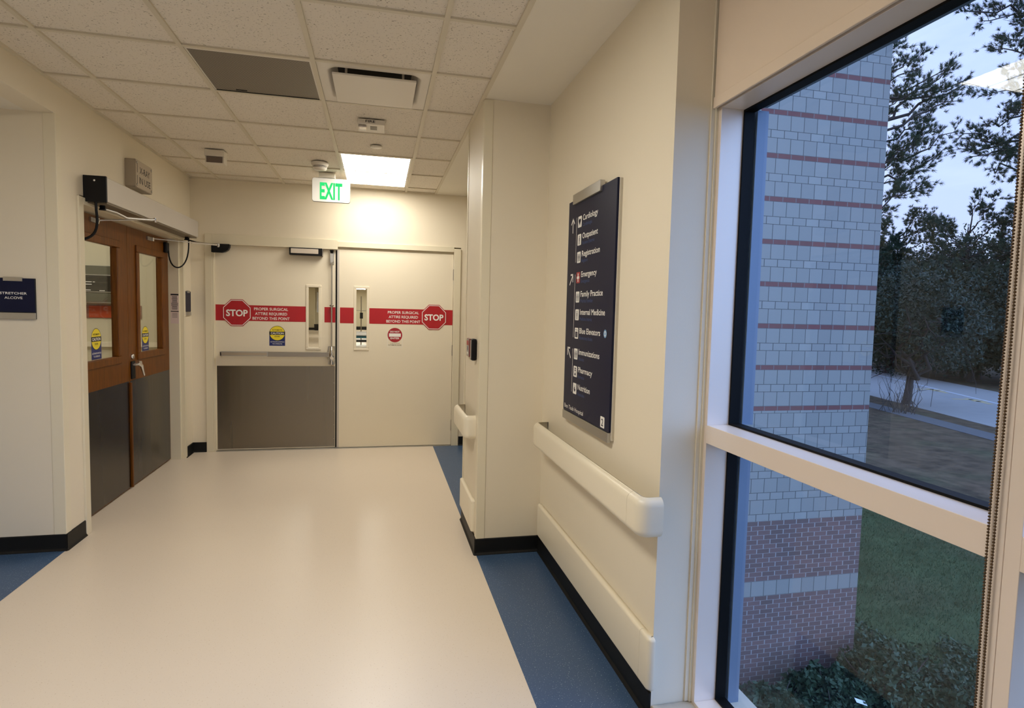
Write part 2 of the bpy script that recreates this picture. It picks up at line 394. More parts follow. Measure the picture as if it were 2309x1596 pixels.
b.box(XL, XL+.022, -3.6, YF, H-.005, H+.02, TBAR); b.box(.578, .602, -3.6, YF, H-.006, H+.02, TBAR)
b.box(XL, .6, YF-.022, YF, H-.005, H+.02, TBAR)
b.build('trim_3', kind='structure', loc=(0, 0, H))
b = MB(); b.box(-3.3, 1.4, -3.75, 6.75, H+.32, H+.36, DARKIN); b.build('trim_4', kind='structure')

# ------------------------------------------------------------------ ceiling fixtures
def troffer(x0, y0, lens, label, group, d=1.22):
    x1, y1 = x0+T, y0+d
    t = thing('ceiling_light', ((x0+x1)/2, (y0+y1)/2, H), label, 'ceiling light', group)
    b = MB()
    for a in ((x0+.013, x0+.028, y0+.013, y1-.013), (x1-.028, x1-.013, y0+.013, y1-.013), (x0+.028, x1-.028, y0+.013, y0+.028), (x0+.028, x1-.028, y1-.028, y1-.013)):
        b.box(*a, H-.001, H+.09, GRILLE_F)
    b.box(x0+.013, x1-.013, y0+.013, y1-.013, H+.09, H+.10, GRILLE_F)
    b.build('housing', t)
    b = MB(); b.quad((x0+.028, y0+.028, H+.004), (x0+.028, y1-.028, H+.004), (x1-.028, y1-.028, H+.004), (x1-.028, y0+.028, H+.004), lens); b.build('lens', t)
    b = MB()
    for k in (1, 2):
        xx = x0+.028+(T-.056)*k/3; b.box(xx-.002, xx+.002, y0+.028, y1-.028, H-.0005, H+.003, GRILLE_F)
    b.build('lens_divider', t)
    return t
troffer(GX[2], GY0+3*T, LAMPM, 'lit white rectangular ceiling panel light near the far doors, behind the EXIT sign', None)
troffer(GX[1], GY0-3*T, LAMPN, 'ceiling panel light over the near hallway, seen reflected in the window glass', None)
troffer(GX[1], GY0-9*T, LAMPB, 'unseen ceiling panel light added behind the viewer to fill the near hallway', None)  # unseen fill light, added to brighten the near hallway

t = thing('return_air_grille', (GX[1]-T/2, GY0+T/2, H), 'dark perforated square return air grille in the tile ceiling, left of the white diffuser', 'vent')
x0, y0 = GX[1], GY0
b = MB(); b.box(x0+.02, x0+T-.02, y0+.03, y0+T-.016, H+.002, H+.008, PERF); b.build('perforated_panel', t)
b = MB(); b.box(x0+.013, x0+T-.013, y0+.013, y0+.03, H-.001, H+.01, GRILLE_F); b.box(x0+.013, x0+.02, y0+.03, y0+T-.013, H-.001, H+.01, GRILLE_F); b.box(x0+T-.02, x0+T-.013, y0+.03, y0+T-.013, H-.001, H+.01, GRILLE_F)
b.box(x0+.02, x0+T-.02, y0+T-.016, y0+T-.013, H-.001, H+.01, BLKPL); b.build('frame', t)
b = MB(); b.box(x0+.13, x0+.19, y0+T-.045, y0+T-.037, H-.001, H+.002, BLKPL); b.build('latch', t)
t.location = (x0+T/2, y0+T/2, H)
for c in t.children: c.location = -Vector((T/2+T/2, 0, 0))*0 + (Vector((GX[1]-T/2, GY0+T/2, H))-Vector((x0+T/2, y0+T/2, H)))

def rrect(cx, cy, w, h, r, z, seg=6):
    pts = []
    for sx, sy, a0 in ((1, 1, 0), (-1, 1, PI/2), (-1, -1, PI), (1, -1, 1.5*PI)):
        for k in range(seg+1):
            a = a0+PI/2*k/seg; pts.append((cx+sx*(w/2-r)+r*math.cos(a), cy+sy*(h/2-r)+r*math.sin(a), z))
    return pts
def rings(b, rs, m):
    n = len(rs[0]); vs = [p for r in rs for p in r]; fs = []
    for i in range(len(rs)-1):
        for k in range(n): fs.append((i*n+k, i*n+(k+1) % n, (i+1)*n+(k+1) % n, (i+1)*n+k))
    b.add(vs, fs, m, True)
x0 = GX[2]; cx, cy = x0+T/2, y0+T/2
t = thing('supply_air_diffuser', (cx, cy, H), 'white square plaque supply air diffuser in the tile ceiling, right of the dark grille', 'vent')
b = MB(); w0 = T-.026
rings(b, [rrect(cx, cy, w0, w0, .002, H), rrect(cx, cy, .50, .50, .07, H-.001), rrect(cx, cy, .475, .475, .07, H+.006), rrect(cx, cy, .45, .45, .07, H+.03), rrect(cx, cy, .40, .40, .08, H+.07)], GRILLE_F)
b.build('bell_frame', t)
b = MB(); b.poly(rrect(cx, cy, .40, .40, .08, H+.07)[::-1], DARKIN); b.build('duct_throat', t)
b = MB(); b.box(cx-.218, cx+.218, cy-.228, cy+.205, H-.030, H-.018, GRILLE_F); b.build('face_plaque', t, bevel=.003)
b = MB()
for sx in (-.15, .15):
    for sy in (-.15, .15): b = MB(); b.box(cx+sx-.006, cx+sx+.006, cy+sy-.006, cy+sy+.006, H-.018, H+.07, GRILLE_F); b.build('hanger_post', t)

# fire strobe
t = thing('fire_alarm_strobe', (-.055, 4.21, H-.05), 'white ceiling fire alarm strobe marked FIRE, between diffuser and far light', 'fire alarm')
b = MB(); b.box(-.142, .032, 4.12, 4.31, H-.036, H-.0035, GRILLE_F); b.build('housing', t, bevel=.003)
b = MB(); b.text('FIRE', (-.092, 4.1195, H-.025), X, Z, .016, BLKP, width=.062, bold=.02); b.build('lettering', t)
b = MB(); b.box(-.138, -.086, 4.135, 4.20, H-.052, H-.036, P('strobe_lens', srgb(190, 180, 172), .08, .3, var=.5, vscale=60)); b.build('strobe_lens', t, bevel=.006)
b = MB(); b.box(-.136, -.09, 4.2, 4.23, H-.05, H-.036, WHITE); b.build('reflector', t, bevel=.003)
b = MB(); b.box(-.062, -.018, 4.16, 4.24, H-.0375, H-.036, GREYP); b.build('sounder_plate', t)
b = MB(); b.lathe((-.025, 4.79, H-.0035), [(.046, 0), (.046, -.004), (.042, -.007), (.0, -.0075)], GRILLE_F)
b.build('sprinkler_cover', label='small round white sprinkler cover plate in the ceiling just before the lit panel', cat='sprinkler')
# smoke detector
t = thing('smoke_detector', (-.50, 5.47, H-.07), 'round white smoke detector on a ceiling tile above the EXIT sign', 'smoke detector')
b = MB(); b.lathe((-.50, 5.47, H-.0035), [(.072, 0), (.072, -.014), (.066, -.022), (.062, -.03)], GRILLE_F); b.build('base', t)
b = MB(); b.lathe((-.50, 5.47, H-.0335), [(.054, 0), (.054, -.014)], BLKPL); b.build('sensing_slot', t)
b = MB(); b.lathe((-.50, 5.47, H-.0385), [(.06, 0), (.059, -.004)], GRILLE_F); b.lathe((-.50, 5.47, H-.0465), [(.058, 0), (.052, -.016), (.03, -.022), (0, -.023)], GRILLE_F); b.build('cap', t)
# louvered sensor box
t = thing('ceiling_sensor', (-1.293, 5.33, H-.10), 'small beige box with a dark face hanging from the ceiling at left, before the corner', 'sensor')
b = MB(); b.box(-1.366, -1.22, 5.285, 5.40, H-.055, H-.0035, GRILLE_F); b.prism([(5.30, H-.055), (5.295, H-.105), (5.39, H-.105), (5.40, H-.055)], -1.362, -1.224, GRILLE_F, 'X'); b.build('housing', t, bevel=.004)
b = MB(); b.box(-1.352, -1.234, 5.289, 5.298, H-.104, H-.058, P('sensor_lens', srgb(104, 90, 84), .3, var=.1, vscale=40)); b.build('lens', t)

# exit sign
t = thing('exit_sign', (-.43, 5.86, 2.474), 'white EXIT sign with green letters hanging from the ceiling by the far doors', 'exit sign')
EXW = P('exit_sign_face', srgb(240, 236, 226), .45, emit=(1, 1, .95, 1), es=.12)
b = MB(); R0 = [(x, z) for x, _, z in [(p[0], 0, p[1]) for p in rrect(-.4345, 2.5805, .335, .213, .02, 0)]]
b.prism(R0, 5.85, 5.88, EXW, 'Y'); b.build('face_panel', t)
b = MB(); R1 = [(p[0], p[1]) for p in rrect(-.4345, 2.5805, .341, .219, .022, 0)]; b.prism(R1, 5.862, 5.875, GREYP, 'Y'); b.build('edge_trim', t)
b = MB(); b.text('EXIT', (-.535, 5.8495, 2.50), X, Z, .152, emis('exit_green', (.03, .62, .16), 1.0), width=.2, bold=.03); b.build('lettering', t)
b = MB(); b.box(-.545, -.40, 5.84, 5.90, 2.692, H-.0035, GRILLE_F); b.build('canopy', t, bevel=.004)

# ------------------------------------------------------------------ base boards
def cove(b, p0, p1, nrm, h=.1):
    """straight cove base from p0 to p1 on a wall whose outward normal is nrm"""
    p0, p1, n = Vector((*p0, 0)), Vector((*p1, 0)), Vector((*nrm, 0))
    prof = [(0, 0), (.017, 0), (.016, .004), (.008, .014), (.007, .025), (.007, h-.004), (.004, h), (0, h)]
    vs = [p0+n*a+Z*c for a, c in prof]+[p1+n*a+Z*c for a, c in prof]; k = len(prof)
    b.add(vs, [(i, (i+1) % k, k+(i+1) % k, k+i) for i in range(k)]+[tuple(range(k)), tuple(range(2*k-1, k-1, -1))], BLACK)
b = MB(); cove(b, (-3.1, 4.0), (XL+.012, 4.0), (0, -1)); cove(b, (XL, 3.99), (XL, 4.235), (1, 0)); cove(b, (XL, 6.275), (XL, YF), (1, 0)); cove(b, (XL, -3.6), (XL, 1.5), (1, 0))
b.build('baseboard_left', kind='structure', loc=(XL, 4, 0))
b = MB(); cove(b, (XL, YF), (-1.69, YF), (0, -1)); cove(b, (.882, YF), (2.0, YF), (0, -1)); b.build('baseboard_back', kind='structure', loc=(0, YF, 0))
b = MB(); cove(b, (.6, 3.52), (.6, 4.16), (-1, 0)); cove(b, (.588, 3.53), (XR, 3.53), (0, -1)); cove(b, (XR, 1.945), (XR, 3.53), (-1, 0)); cove(b, (.6, 4.16), (2.0, 4.16), (0, 1))
b.build('baseboard_right', kind='structure', loc=(XR, 3, 0))

# corner guards
def guard(name, x, y, sx, sy, label, z0=.1, z1=H-.006, w=.05):
    """wings run from the corner (x,y) towards -sx... sx,sy = directions in which each wing runs; the wing sits on the outside"""
    b = MB(); th = .004
    # wing along x, on face y ; wing along y, on face x
    b.box(x-sx*th, x+sx*w, y-sy*th, y, z0, z1, GUARD)
    b.box(x-sx*th, x, y, y+sy*w, z0, z1, GUARD)
    o = b.build(name, bevel=.0025, label=label, cat='corner guard'); return o
guard('corner_guard', .6, 3.53, 1, 1, 'full-height cream corner guard on the near edge of the jutting wall by the card reader')
guard('corner_guard', .6, 4.16, 1, -1, 'cream corner guard on the far edge of the jutting wall beside the far doors', w=.035)
guard('corner_guard', XL, 4.0, -1, 1, 'cream corner guard at the alcove corner, left of the wooden doors', z1=2.57, w=.06)

# ------------------------------------------------------------------ handrails and bumper rails
def rail(name, xw, proj, y0, y1, z0, z1, rad, label, cat, joint=None, rz=.03, ret=True):
    """rail on a wall facing -X; runs y0..y1, projects proj; end caps curve back to the wall"""
    t = thing(name, (xw, (y0+y1)/2, z0), label, cat)
    th = .022 if ret else proj
    def sweep(path, nm):
        # path: list of (x,y,nx,ny) centre of outer face; profile: outer face with rounded top/bottom
        prof = []
        for k in range(7):
            a = PI/2-PI*k/6*.5
            prof.append((-rz*(1-math.cos(PI/2-a)) if 0 else -rz*(1-math.sin(PI/2*k/6)), z1-rz*(1-math.cos(PI/2*k/6))))
        top = [(-rz*(1-math.sin(PI/2*k/6)), z1-rz*(1-math.cos(PI/2*k/6))) for k in range(7)]
        bot = [(-rz*(1-math.cos(PI/2*k/6)), z0+rz*(1-math.sin(PI/2*k/6))) for k in range(7)]
        prof = [(-th, z1)]+top+bot+[(-th, z0)]
        b = MB(); vs = []; k = len(prof)
        for (x, y, nx, ny) in path:
            for d, z in prof: vs.append((x+nx*d, y+ny*d, z))
        fs = []
        for i in range(len(path)-1):
            for j in range(k): fs.append((i*k+j, i*k+(j+1) % k, (i+1)*k+(j+1) % k, (i+1)*k+j))
        b.add(vs, fs, VINYL, True); b.add(vs[:k], [tuple(range(k))], VINYL); b.add(vs[-k:], [tuple(range(k))], VINYL)
        b.build(nm, t)
    R = rad; xo = xw-proj
    sweep([(xo, y0+R+.06, -1, 0), (xo, y1-R-.06, -1, 0)], 'rail_cover')
    for (yc, sgn) in ((y0+R, -1), (y1-R, 1)):
        path = [(xo, yc-sgn*.06+sgn*.0012, -1, 0), (xo, yc, -1, 0)]
        for q in range(1, 7):
            a = PI/2*q/6; path.append((xo+R*(1-math.cos(a)), yc+sgn*R*math.sin(a), -math.cos(a), sgn*math.sin(a)))
        path.append((xw-.0005, yc+sgn*R, 0, sgn))
        sweep(path, 'end_cap')
    return t
rail('handrail', XR, .095, 1.905, 3.42, .70, .845, .05, 'long cream wall handrail under the blue directory sign', 'handrail')
rail('handrail', .6, .08, 3.62, 4.13, .70, .845, .045, 'short cream handrail on the side of the jutting wall, below the card reader', 'handrail')
rail('bumper_rail', XR, .026, 1.925, 3.505, .115, .315, .022, 'long flat cream bumper rail low on the wall under the long handrail', 'bumper rail', rz=.012, ret=False)
rail('bumper_rail', .6, .024, 3.60, 4.14, .115, .315, .02, 'short flat cream bumper rail low on the jutting wall, below the short handrail', 'bumper rail', rz=.01, ret=False)

# card reader and switch plate
t = thing('card_reader', (.575, 3.66, 1.18), 'black slim card reader on the side of the jutting wall, above the short handrail', 'card reader')
b = MB(); b.box(.566, .597, 3.635, 3.70, 1.19, 1.325, BLKPL); b.build('body', t, bevel=.008)
b = MB(); b.box(.563, .567, 3.655, 3.68, 1.2, 1.315, ALU); b.build('indicator_bar', t, bevel=.001)
t = thing('push_plate_switch', (.593, 3.93, 1.19), 'small wall push plate with red and blue print, beside the black card reader', 'switch')
b = MB(); b.box(.586, .5985, 3.88, 3.99, 1.195, 1.315, P('plate_edge', srgb(120, 60, 60), .4)); b.build('back_box', t, bevel=.003)
b = MB(); b.box(.5845, .5862, 3.885, 3.985, 1.20, 1.31, ALU); b.rect((.5845, 3.935, 1.285), NY, Z, .09, .03, REDD); b.disc((.5845, 3.935, 1.25), NY, Z, .018, DKBL); b.rect((.5845, 3.935, 1.218), NY, Z, .07, .012, WHITE); b.build('plate', t)

# ------------------------------------------------------------------ wooden double doors (left wall)
XD = -1.93; YA, YM, YB = 4.33, 5.28, 6.215; ZT = 2.095
d = thing('door_1', (XD, YM, 0), 'brown wooden double doors with glass lights and steel kick plates in the left wall', 'door', kind='structure')
b = MB()
b.box(XL-.145, XL+.012, 4.235, 4.30, 0, 2.15, FRAME); b.box(XL-.145, XD+.012, 4.30, 4.328, 0, 2.12, FRAME)
b.box(XL-.145, XL+.012, 6.255, 6.305, 0, 2.15, FRAME); b.box(XL-.145, XL-.02, 6.22, 6.255, 0, 2.12, FRAME)
b.box(XL-.145, XL+.012, 4.30, 6.255, 2.105, 2.15, FRAME)
b.build('door_frame', d, bevel=.003)
def lite(b2, y0, y1, z0, z1, m, wdt, dep, x=XD):
    """picture-frame moulding standing proud of a door face that looks +X"""
    for (a0, a1, c0, c1) in ((y0, y1, z0, z0+wdt), (y0, y1, z1-wdt, z1), (y0, y0+wdt, z0+wdt, z1-wdt), (y1-wdt, y1, z0+wdt, z1-wdt)):
        b2.box(x-.03, x+dep, a0, a1, c0, c1, m)
def caution(parent, o, R, U, w_, h_, name='caution_sticker'):
    """yellow disc CAUTION sticker above a blue block; o = bottom centre"""
    o = Vector(o); b = MB(); r = w_/2; n = R.cross(U)
    b.rect(o+U*(h_*.36), R, U, w_, h_*.72, DKBL, lift=.0006)
    b.disc(o+U*(h_-r*1.0), R, U, r*1.0, BLKP, lift=.0008); b.disc(o+U*(h_-r), R, U, r*.95, YEL, lift=.001)
    b.rect(o+U*(h_-r), R, U, w_, r*.44, BLKP, lift=.0012)
    b.text('CAUTION', o+U*(h_-r-r*.13), R, U, r*.27, WHITE, width=w_*.82, align='C', bold=.02, lift=.0016)
    b.text('AUTOMATIC', o+U*(h_-r+r*.36), R, U, r*.17, BLKP, width=w_*.66, align='C', bold=.01, lift=.0016)
    b.text('DOOR', o+U*(h_-r-r*.52), R, U, r*.17, BLKP, width=w_*.32, align='C', bold=.01, lift=.0016)
    b.text('ACTIVATE SWITCH', o+U*(h_*.17), R, U, h_*.055, WHITE, width=w_*.88, align='C', bold=.01, lift=.0016)
    b.text('TO OPERATE', o+U*(h_*.07), R, U, h_*.055, WHITE, width=w_*.62, align='C', bold=.01, lift=.0016)
    return b.build(name, parent, label='round yellow CAUTION AUTOMATIC DOOR sticker over a blue block')
def leaf(y0, y1, ly0, ly1, oy0, oy1, hinge_near, lab):
    lf = thing('door_leaf', (0, 0, 0)); lf.parent = d; lf.location = Vector((XD, (y0+y1)/2, 0))-d.location
    lf['label'] = lab
    z0, z1 = 1.03, 1.965; a, c = ly0, ly1
    b = MB(); xb = XD-.045
    b.box(xb, XD, y0, y1, .012, z0+.03, WOOD); b.box(xb, XD, y0, y1, z1-.03, ZT, WOOD)
    b.box(xb, XD, y0, a+.03, z0+.03, z1-.03, WOOD); b.box(xb, XD, c-.03, y1, z0+.03, z1-.03, WOOD)
    b.build('panel', lf)
    b = MB(); lite(b, a, c, z0, z1, WOOD, .055, .014); b.build('glazing_bead', lf, bevel=.006)
    b = MB(); b.box(XD-.026, XD-.022, a+.03, c-.03, z0+.03, z1-.03, DGLASS); b.build('glass_pane', lf)
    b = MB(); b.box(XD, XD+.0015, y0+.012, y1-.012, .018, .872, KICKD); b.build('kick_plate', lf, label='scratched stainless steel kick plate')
    return lf
lf1 = leaf(YA, YM-.002, 4.40, 5.12, 0, 0, True, 'left wooden door leaf, nearer the viewer')
lf2 = leaf(YM+.002, YB, 5.44, 6.07, 0, 0, False, 'right wooden door leaf with the lever handle')
caution(lf1, (XD-.0218, 4.775, 1.088), Y, Z, .155, .222)
caution(lf2, (XD-.0218, 5.69, 1.088), Y, Z, .15, .21)
b = MB(); b.box(XD, XD+.012, 5.305, 5.375, .885, 1.028, BLKPL); b.build('lever_escutcheon', lf2, bevel=.004)
b = MB(); b.tube([(XD+.012, 5.33, 1.0), (XD+.05, 5.335, 1.005), (XD+.06, 5.36, .99), (XD+.055, 5.43, .905)], [.011, .012, .014, .008], CHROME, 10); b.prism([(5.33, 1.03), (5.385, 1.025), (5.40, .99), (5.345, .985)], XD+.04, XD+.055, CHROME, 'X'); b.build('lever_handle', lf2, bevel=.002)
b = MB(); b.lathe((XD, 5.335, 1.066), [(.021, 0), (.021, .012), (.016, .016), (.0, .0165)], CHROME, 'X', 20); b.build('lock_cylinder', lf2)
b = MB(); b.box(XD, XD+.016, YM-.008, YM+.014, .012, .86, WOOD); b.build('astragal', lf2, bevel=.003)
b = MB(); b.box(XD-.002, XD+.03, 6.095, 6.17, 1.965, 2.06, BLKPL); b.build('cable_box', lf2, bevel=.01)
b = MB(); o0 = Vector((-1.925, 0, 0))
yy = 6.2195; b.rect((-1.878, yy, 1.452), X, Z, .07, .285, PINKW); b.rect((-1.878, yy, 1.583), X, Z, .068, .014, BLKP, lift=.0008); b.rect((-1.878, yy, 1.425), X, Z, .068, .008, BLKP, lift=.0008)
rnd = random.Random(4)
for k in range(12):
    ww = rnd.uniform(.04, .062); b.rect((-1.878, yy, 1.565-.0108*k), X, Z, ww, .005, BLKP, lift=.0008)
for k in range(4): b.rect((-1.878, yy, 1.405-.012*k), X, Z, .045, .004, GREYP, lift=.0008)
b.build('notice_decal', d, label='narrow white notice strip with rows of fine black print on the frame')

# door operator
t = thing('door_operator', (-1.755, 5.3, 2.12), 'long silver automatic door operator box with a black end cap above the wooden doors', 'door operator')
b = MB(); b.box(XL, -1.69, 4.335, 6.31, 2.135, 2.288, ALUP); b.build('cover', t, bevel=.004)
b = MB(); b.box(XL+.001, -1.688, 4.318, 4.335, 2.128, 2.292, BLKPL); b.lathe((-1.755, 4.318, 2.262), [(.006, 0), (.005, -.002), (0, -.0022)], WHITE, 'Y', 12); b.build('end_cap', t, bevel=.003)
b = MB(); b.box(XL+.004, -1.70, 4.35, 6.29, 2.124, 2.136, P('operator_underside', srgb(120, 108, 90), .5, .3)); b.build('back_plate', t)
E1 = (-1.60, 4.90, 2.108)
b = MB(); b.lathe((-1.76, 4.44, 2.124), [(.016, 0), (.016, -.02), (.02, -.022), (.02, -.03)], BLKPL); b.tube([(-1.76, 4.44, 2.105), (-1.735, 4.58, 2.102), (-1.70, 4.66, 2.078), (-1.62, 4.87, 2.10), E1], [.008, .008, .009, .009, .008], ALU, 8); b.build('drive_arm', t)
b = MB(); b.tube([E1, (-1.895, 4.72, 2.062)], .0055, ALU, 8); b.lathe(E1, [(.011, .012), (.012, -.014), (.006, -.02)], CHROME, 'Z', 12); b.build('link_rod', t)
b = MB(); b.box(XD, XD+.012, 4.66, 4.78, 2.045, 2.075, ALU); b.lathe((-1.90, 4.72, 2.05), [(.01, 0), (.01, .025)], CHROME, 'Z', 12); b.lathe((-1.90, 4.72, 2.035), [(.005, 0), (.008, .014)], CHROME, 'Z', 12); b.build('arm_bracket', t)
E2 = (-1.45, 6.04, 2.05)
b = MB(); b.lathe((-1.76, 6.19, 2.124), [(.016, 0), (.016, -.02), (.02, -.022), (.02, -.03)], BLKPL); b.tube([(-1.76, 6.19, 2.10), (-1.66, 6.14, 2.075), E2], [.007, .006, .006], BLKPL, 8); b.build('drive_arm', t)
b = MB(); b.tube([(-1.90, 5.75, 2.052), (-1.64, 5.92, 2.05)], .0045, ALU, 8); b.tube([(-1.64, 5.92, 2.05), E2], .0085, CHROME, 10); b.lathe((E2[0], E2[1], E2[2]), [(.011, .01), (.013, -.004), (.008, -.02)], CHROME, 'Z', 12); b.build('link_rod', t)
b = MB(); b.box(XD, XD+.012, 5.69, 5.81, 2.035, 2.065, ALU); b.lathe((-1.90, 5.75, 2.03), [(.01, 0), (.01, .03)], CHROME, 'Z', 12); b.build('arm_bracket', t)
def bez(p, n=14):
    p = [Vector(q) for q in p]; out = []
    for i in range(n+1):
        u = i/n; q = p[:]
        while len(q) > 1: q = [q[j]*(1-u)+q[j+1]*u for j in range(len(q)-1)]
        out.append(q[0])
    return out
b = MB(); b.tube([(-1.752, 4.327, 2.13)]+bez([(-1.752, 4.33, 2.08), (-1.745, 4.345, 1.96), (-1.76, 4.36, 1.88), (-1.86, 4.335, 1.885), (-1.93, 4.332, 1.885)]), .0085, BLKPL, 8); b.build('cable_loop', t)
b = MB(); b.tube(bez([(-1.90, 6.14, 1.985), (-1.89, 6.12, 1.80), (-1.78, 6.02, 1.78), (-1.74, 6.18, 1.83), (-1.755, 6.255, 2.0), (-1.76, 6.25, 2.13)], 18), .0065, BLKPL, 8); b.build('cable_loop', t)

# x-ray sign
t = thing('xray_sign', (XL+.035, 5.13, 2.35), 'grey metal box sign reading X-RAY IN USE on the wall above the door operator', 'sign')
xf = -1.748
XRM = P('xray_sign_body', srgb(172, 160, 142), .45, .25, var=.04)
b = MB(); b.prism([(p[0], p[1]) for p in rrect(5.135, 2.452, .335, .205, .012, 0)], XL, xf-.004, XRM, 'X'); b.build('housing', t)
b = MB(); b.prism([(p[0], p[1]) for p in rrect(5.135, 2.452, .325, .197, .014, 0)], xf-.004, xf, P('xray_sign_face', srgb(186, 172, 152), .4), 'X')
b.build('face_plate', t, bevel=.001)
b = MB()
b.text('X-RAY', (xf, 5.145, 2.462), Y, Z, .05, BLKP, width=.20, align='C', bold=.008); b.build('lettering', t); b = MB(); b.text('IN USE', (xf, 5.145, 2.387), Y, Z, .05, BLKP, width=.22, align='C', bold=.008)
b.build('lettering', t)
for (z0, z1) in ((2.46, 2.535), (2.37, 2.44)): b = MB(); b.box(xf, xf+.001, 4.995, 5.0, z0, z1, BLKP); b.build('edge_slot', t)
for yy in (4.992, 5.278):
    for zz in (2.372, 2.532):
        b = MB(); b.lathe((xf, yy, zz), [(.009, 0), (.009, .001)], BLKP, 'X', 14); b.lathe((xf, yy, zz), [(.006, .001), (.004, .005), (0, .0055)], ALU, 'X', 12); b.build('screw', t)

# room signs
def room_sign(name, c, R, w_, z0, z1, label, lines, strip=True):
    """small navy sign; c = centre point on the wall at z0, R = reading direction"""
    U = Z; n = R.cross(U); c = Vector(c)
    t = thing(name, (c.x, c.y, z0), label, 'sign')
    def slab(a0, a1, h0, h1, d0, d1, m, nm, bv=.001):
        b = MB(); p = [c+R*a+n*dd+Z*(hh-c.z) for a in (a0, a1) for dd in (d0, d1) for hh in (h0, h1)]
        xs_, ys_, zs_ = [q.x for q in p], [q.y for q in p], [q.z for q in p]
        b.box(min(xs_), max(xs_), min(ys_), max(ys_), min(zs_), max(zs_), m); return b.build(nm, t, bevel=bv)
    slab(-w_/2, w_/2, z0, z1, 0, .008, BRACK, 'backing_plate')
    slab(-w_/2+.003, w_/2-.003, z0+.04, z1-.003, .008, .013, NAVY, 'face_panel')
    slab(-w_/2, w_/2, z0, z0+.036, .008, .016, ALU, 'bottom_strip')
    slab(-w_*.22, w_*.22, z1-.018, z1+.005, .008, .018, ALU, 'top_clip')
    for (s, zz, cap, wd) in lines: b = MB(); b.text(s, c+n*.013+Z*(zz-c.z), R, Z, cap, WHITE, width=wd, align='C', bold=.012); b.build('lettering', t)
    return t
room_sign('room_sign', (-2.045, 4.0, 1.387), X, .216, 1.387, 1.622, 'navy wall sign reading STRETCHER ALCOVE at the left edge, with a silver clip', [('STRETCHER', 1.528, .014, .135), ('ALCOVE', 1.502, .014, .09)])
room_sign('room_sign', (XL, 6.385, 1.385), Y, .17, 1.385, 1.622, 'small navy room sign on the wall strip between wooden doors and far doors', [])

# ------------------------------------------------------------------ far double doors
d = thing('door_2', (-.42, YF, 0), 'cream double doors with red STOP bands at the end of the hallway', 'door', kind='structure')
b = MB()
b.box(-1.687, -1.622, YF-.018, YF+.16, 0, 2.20, FRAME); b.box(.80, .875, YF-.018, YF+.16, 0, 2.165, FRAME)
b.box(-1.622, -.415, YF-.018, YF+.16, 2.10, 2.20, FRAME); b.box(-.415, .80, YF-.018, YF+.16, 2.128, 2.185, FRAME)
b.box(-.415, .80, YF+.02, YF+.16, 2.108, 2.128, FRAME)
b.box(-1.622, -1.607, YF-.012, YF+.03, 0, 2.10, FRAME)
b.build('door_frame', d, bevel=.003)
def vis(parent, x0, x1, z0, z1, yf):
    b = MB(); wd = .027
    for (a0, a1, c0, c1) in ((x0, x1, z0, z0+wd), (x0, x1, z1-wd, z1), (x0, x0+wd, z0+wd, z1-wd), (x1-wd, x1, z0+wd, z1-wd)):
        b.box(a0, a1, yf-.008, yf+.01, c0, c1, LEAF)
    b.build('window_trim', parent, bevel=.004)
    b = MB(); b.box(x0+.02, x1-.02, yf+.018, yf+.022, z0+.02, z1-.02, DGLASS); b.build('glass_pane', parent)
def fleaf(x0, x1, vx0, vx1, yf, lab, ztop=2.105):
    lf = thing('door_leaf', (0, 0, 0)); lf.parent = d; lf.location = Vector(((x0+x1)/2, yf, 0))-d.location; lf['label'] = lab
    b = MB(); z0, z1, i = 1.05, 1.73, .02
    b.box(x0, x1, yf, yf+.044, .01, z0+i, LEAF); b.box(x0, x1, yf, yf+.044, z1-i, ztop, LEAF)
    b.box(x0, vx0+i, yf, yf+.044, z0+i, z1-i, LEAF); b.box(vx1-i, x1, yf, yf+.044, z0+i, z1-i, LEAF)
    b.build('panel', lf); vis(lf, vx0, vx1, z0, z1, yf); return lf
Y1, Y2 = YF+.03, YF+.008
L = fleaf(-1.605, -.437, -.735, -.583, Y1, 'left leaf with push bar and steel kick plate')
Rr = fleaf(-.418, .796, -.252, -.092, Y2, 'right leaf with hinges, no push bar')
def band(parent, segs, z0, z1, yf):
    b = MB()
    for a, c in segs: b.box(a, c, yf-.0012, yf, z0, z1, RED)
    b.build('red_band', parent)
band(L, [(-1.603, -.737), (-.55, -.44)], 1.34, 1.501, Y1); band(Rr, [(-.392, -.253), (-.091, .795)], 1.336, 1.501, Y2)
def stop(parent, cx, cz, yf, tx, ta):
    o = Vector((cx, yf, cz)); b = MB(); k = .136/math.cos(PI/8)
    b.prism([(cx+k*math.cos(PI/8+PI/4*i), cz+k*math.sin(PI/8+PI/4*i)) for i in range(8)], yf-.0035, yf-.0012, REDS, 'Y')
    for (rr, m, l) in ((.95, WHITE, .0038), (.905, REDS, .0041)): b.disc(o, X, Z, k*rr, m, 8, l, PI/8)
    b.text('STOP', o-Z*.033, X, Z, .066, WHITE, width=.205, align='C', bold=.03, lift=.0046)
    for s, dz, wd in (('PROPER SURGICAL', .036, .33), ('ATTIRE REQUIRED', -.012, .31), ('BEYOND THIS POINT', -.06, .36)):
        b.text(s, (tx, yf, cz+dz-.006), X, Z, .029, WHITE, width=wd, align='C', bold=.010, lift=.0018)
    b.build('stop_sign_graphic', parent, label='red octagon STOP with white lettering: proper surgical attire required beyond this point')
stop(L, -1.402, 1.421, Y1, -1.075, 0); stop(Rr, .593, 1.418, Y2, .266, 0)
caution(L, (-1.017, Y1, 1.088), X, Z, .154, .207)
b = MB(); o = Vector((.178, Y2, 1.088)); b.rect(o+Z*.08, X, Z, .16, .16, WHITE, lift=.0005); b.rect(o+Z*.08, X, Z, .154, .154, LEAF, lift=.0007)
